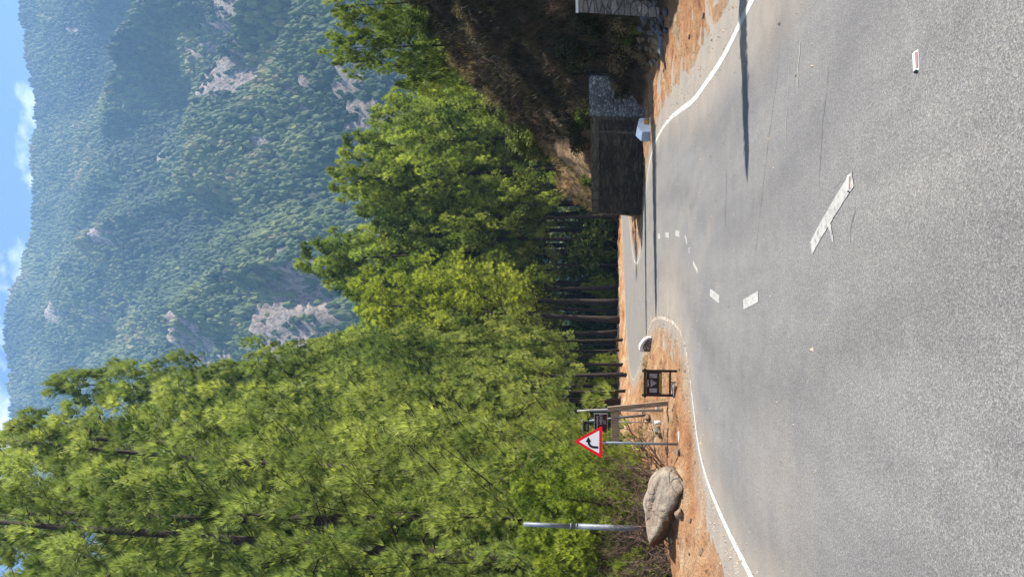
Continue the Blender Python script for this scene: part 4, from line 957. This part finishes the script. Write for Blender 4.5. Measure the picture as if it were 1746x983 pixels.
# road studs
x, y = G(878, 1563)
def stud(x, y, rz, lab):
    t = thing('road_stud', (x, y, .001), lab, 'road stud', 'raised studs on the centre line', rz=rz)
    bm = bmesh.new(); hw, hd, h = .055, .027, .014
    V_ = [(-hw, -hd, 0), (hw, -hd, 0), (hw, hd, 0), (-hw, hd, 0), (-hw * .86, -hd * .45, h), (hw * .86, -hd * .45, h), (hw * .86, hd * .45, h), (-hw * .86, hd * .45, h)]
    vs = [bm.verts.new(v) for v in V_]
    for q in ((0, 1, 5, 4), (1, 2, 6, 5), (2, 3, 7, 6), (3, 0, 4, 7), (4, 5, 6, 7)): bm.faces.new([vs[i] for i in q])
    bmesh.ops.bevel(bm, geom=bm.edges[:], offset=.0025, segments=2, affect='EDGES')
    bm_obj('body', bm, M_WHITE, t)
    n_ = Vector((0, -h, -hd * .55)).normalized(); tl = math.atan2(h, hd * .55)
    rm = Matrix.Rotation(tl, 4, 'X')
    boxes('reflector', [(0, -hd * .74, h * .5 + .0012, hw * 1.55, hd * .48, .002, rm)], REDREF, t)
    boxes('end_cap', [(-hw * .95, 0, h * .42, .012, hd * 1.1, h * .8)], M_BLACK, t, .002)
REDREF = simple('red_reflector', (.34, .22, .185), .25, .15, 120)
stud(x, y, R(6), 'white raised road stud standing alone nearest the camera')
x, y = G(556, 1176); stud(x, y, R(0), 'white raised road stud farthest away, between two short dashes')
x, y = G(671, 1449); stud(x, y, R(-4), 'white raised road stud at the end of the worn white dash')

# ------------------------------------------------------------------ retaining wall on the right bank
t = thing('retaining_wall', (0, 0, 0), 'dark stone retaining wall with a limewashed end under the right bank', 'retaining wall')
def slab(name, p0, p1, z0, z1, th_, batter, mat, parent, off=0.0, n=24, z0b=None):
    """wall panel between p0,p1 (xy); front face leans back by batter"""
    p0 = np.array(p0, float); p1 = np.array(p1, float); e = unit(p1 - p0); nb = np.array([e[1], -e[0]]); nb = nb if nb[1] < 0 else -nb
    V = []; 
    for s in (0, 1):
        p = p0 if s == 0 else p1
        zb_ = z0
        f0 = p + nb * (off + batter * (z1 - zb_)); f1 = p + nb * off; b0 = p - nb * th_; 
        V += [(*f0, zb_), (*f1, z1), (*b0, z1), (*b0, zb_)]
    F_ = [(0, 1, 5, 4), (1, 2, 6, 5), (2, 3, 7, 6), (3, 0, 4, 7), (0, 3, 2, 1), (4, 5, 6, 7)]
    return add_mesh(name, V, F_, mat, parent)
TZ = 2.12
slab('wall_face', WL, WR, -.1, TZ - .32, .55, .11, M_WALL, t)
slab('coping', WL, WR, TZ - .318, TZ, .55, .0, M_COPING, t, off=.03)
pe = WR + np.array([1.25, -1.15])
slab('limewashed_panel', WR + np.array([.002, -.002]), pe, -.1, TZ + .04, .5, .11, M_LIME, t, off=.0)
for f_ in (.86, .985):
    c0 = WL + (WR - WL) * f_; e = unit(WR - WL); slab('pilaster', c0 - e * .07, c0 + e * .07, -.1, TZ - .325, .3, .11, M_COPING, t, off=.05)
# grey wall at the right edge of the frame
a0 = At(952, 1096, 19.2); a1 = At(968, 986, 19.2)
t = thing('stone_wall', (0, 0, 0), 'light grey coursed stone wall with a pale top at the far right edge', 'stone wall')
zt = a1[2]; zb_ = a0[2]
V = [(a0[0], 19.2, zb_ - .4), (a0[0] + 3.5, 17.4, zb_ - .4), (a0[0] + 3.5, 17.4, zt + .0), (a1[0], 19.45, zt), (a0[0] + .5, 20.4, zb_ - .4), (a0[0] + 4, 18.6, zb_ - .4), (a0[0] + 4, 18.6, zt), (a1[0] + .5, 20.4, zt)]
add_mesh('wall_body', V, [(0, 1, 2, 3), (4, 7, 6, 5), (0, 3, 7, 4), (1, 5, 6, 2), (3, 2, 6, 7), (0, 4, 5, 1)], M_GREYWALL, t)
V2 = [(v[0] - .03, v[1] - .04, zt + .001) for v in (V[3], V[2])] + [(v[0] + .03, v[1] + .04, zt + .001) for v in (V[6], V[7])]; V2 += [(a, b_, zt + .07) for a, b_, c_ in V2]
add_mesh('cap', V2, [(0, 3, 2, 1), (4, 5, 6, 7), (0, 1, 5, 4), (1, 2, 6, 5), (2, 3, 7, 6), (3, 0, 4, 7)], M_WHITE, t)
# broken concrete drain cover at the foot of the bank
x, y = G(908, 1130, .08); o = boxes('drain_slab', [(0, 0, .03, .5, .9, .08)], M_ROCKB, None, .01); o.location = (x, y, gz(x, y)); o.rotation_euler = (0.05, -.1, R(-25)); tag(o, 'flat grey concrete slab beside the rubble at the bank foot', 'slab')
print('tris total', sum(len(o.data.polygons) for o in bpy.data.objects if o.type == 'MESH'))

# ------------------------------------------------------------------ give look-alikes their own place in words
ONES = ['', 'first', 'second', 'third', 'fourth', 'fifth', 'sixth', 'seventh', 'eighth', 'ninth', 'tenth', 'eleventh', 'twelfth', 'thirteenth', 'fourteenth', 'fifteenth', 'sixteenth', 'seventeenth', 'eighteenth', 'nineteenth']
def ordw(n):
    if n < 20: return ONES[n]
    t_ = {2: 'twent', 3: 'thirt', 4: 'fort'}[n // 10]; return t_ + ('ieth' if n % 10 == 0 else 'y-' + ONES[n % 10])
bpy.context.view_layer.update()
byl = {}
for o in bpy.data.objects:
    if o.parent is None and o.get('group') and o.get('label') and o['group'] not in ('pines deep in the wood', 'loose stones on the shoulder', 'green bushes under the pines', 'dark bushes under the pines'):
        byl.setdefault(o['label'], []).append(o)
for l_, os_ in byl.items():
    if 1 < len(os_) < 50:
        os_.sort(key=lambda o: o.location.x / max(o.location.y, 1))
        for k, o in enumerate(os_):
            o['label'] = (' '.join(l_.split()[:10]) if len(l_.split()) > 11 else l_) + f', {ordw(k + 1)} from the left'
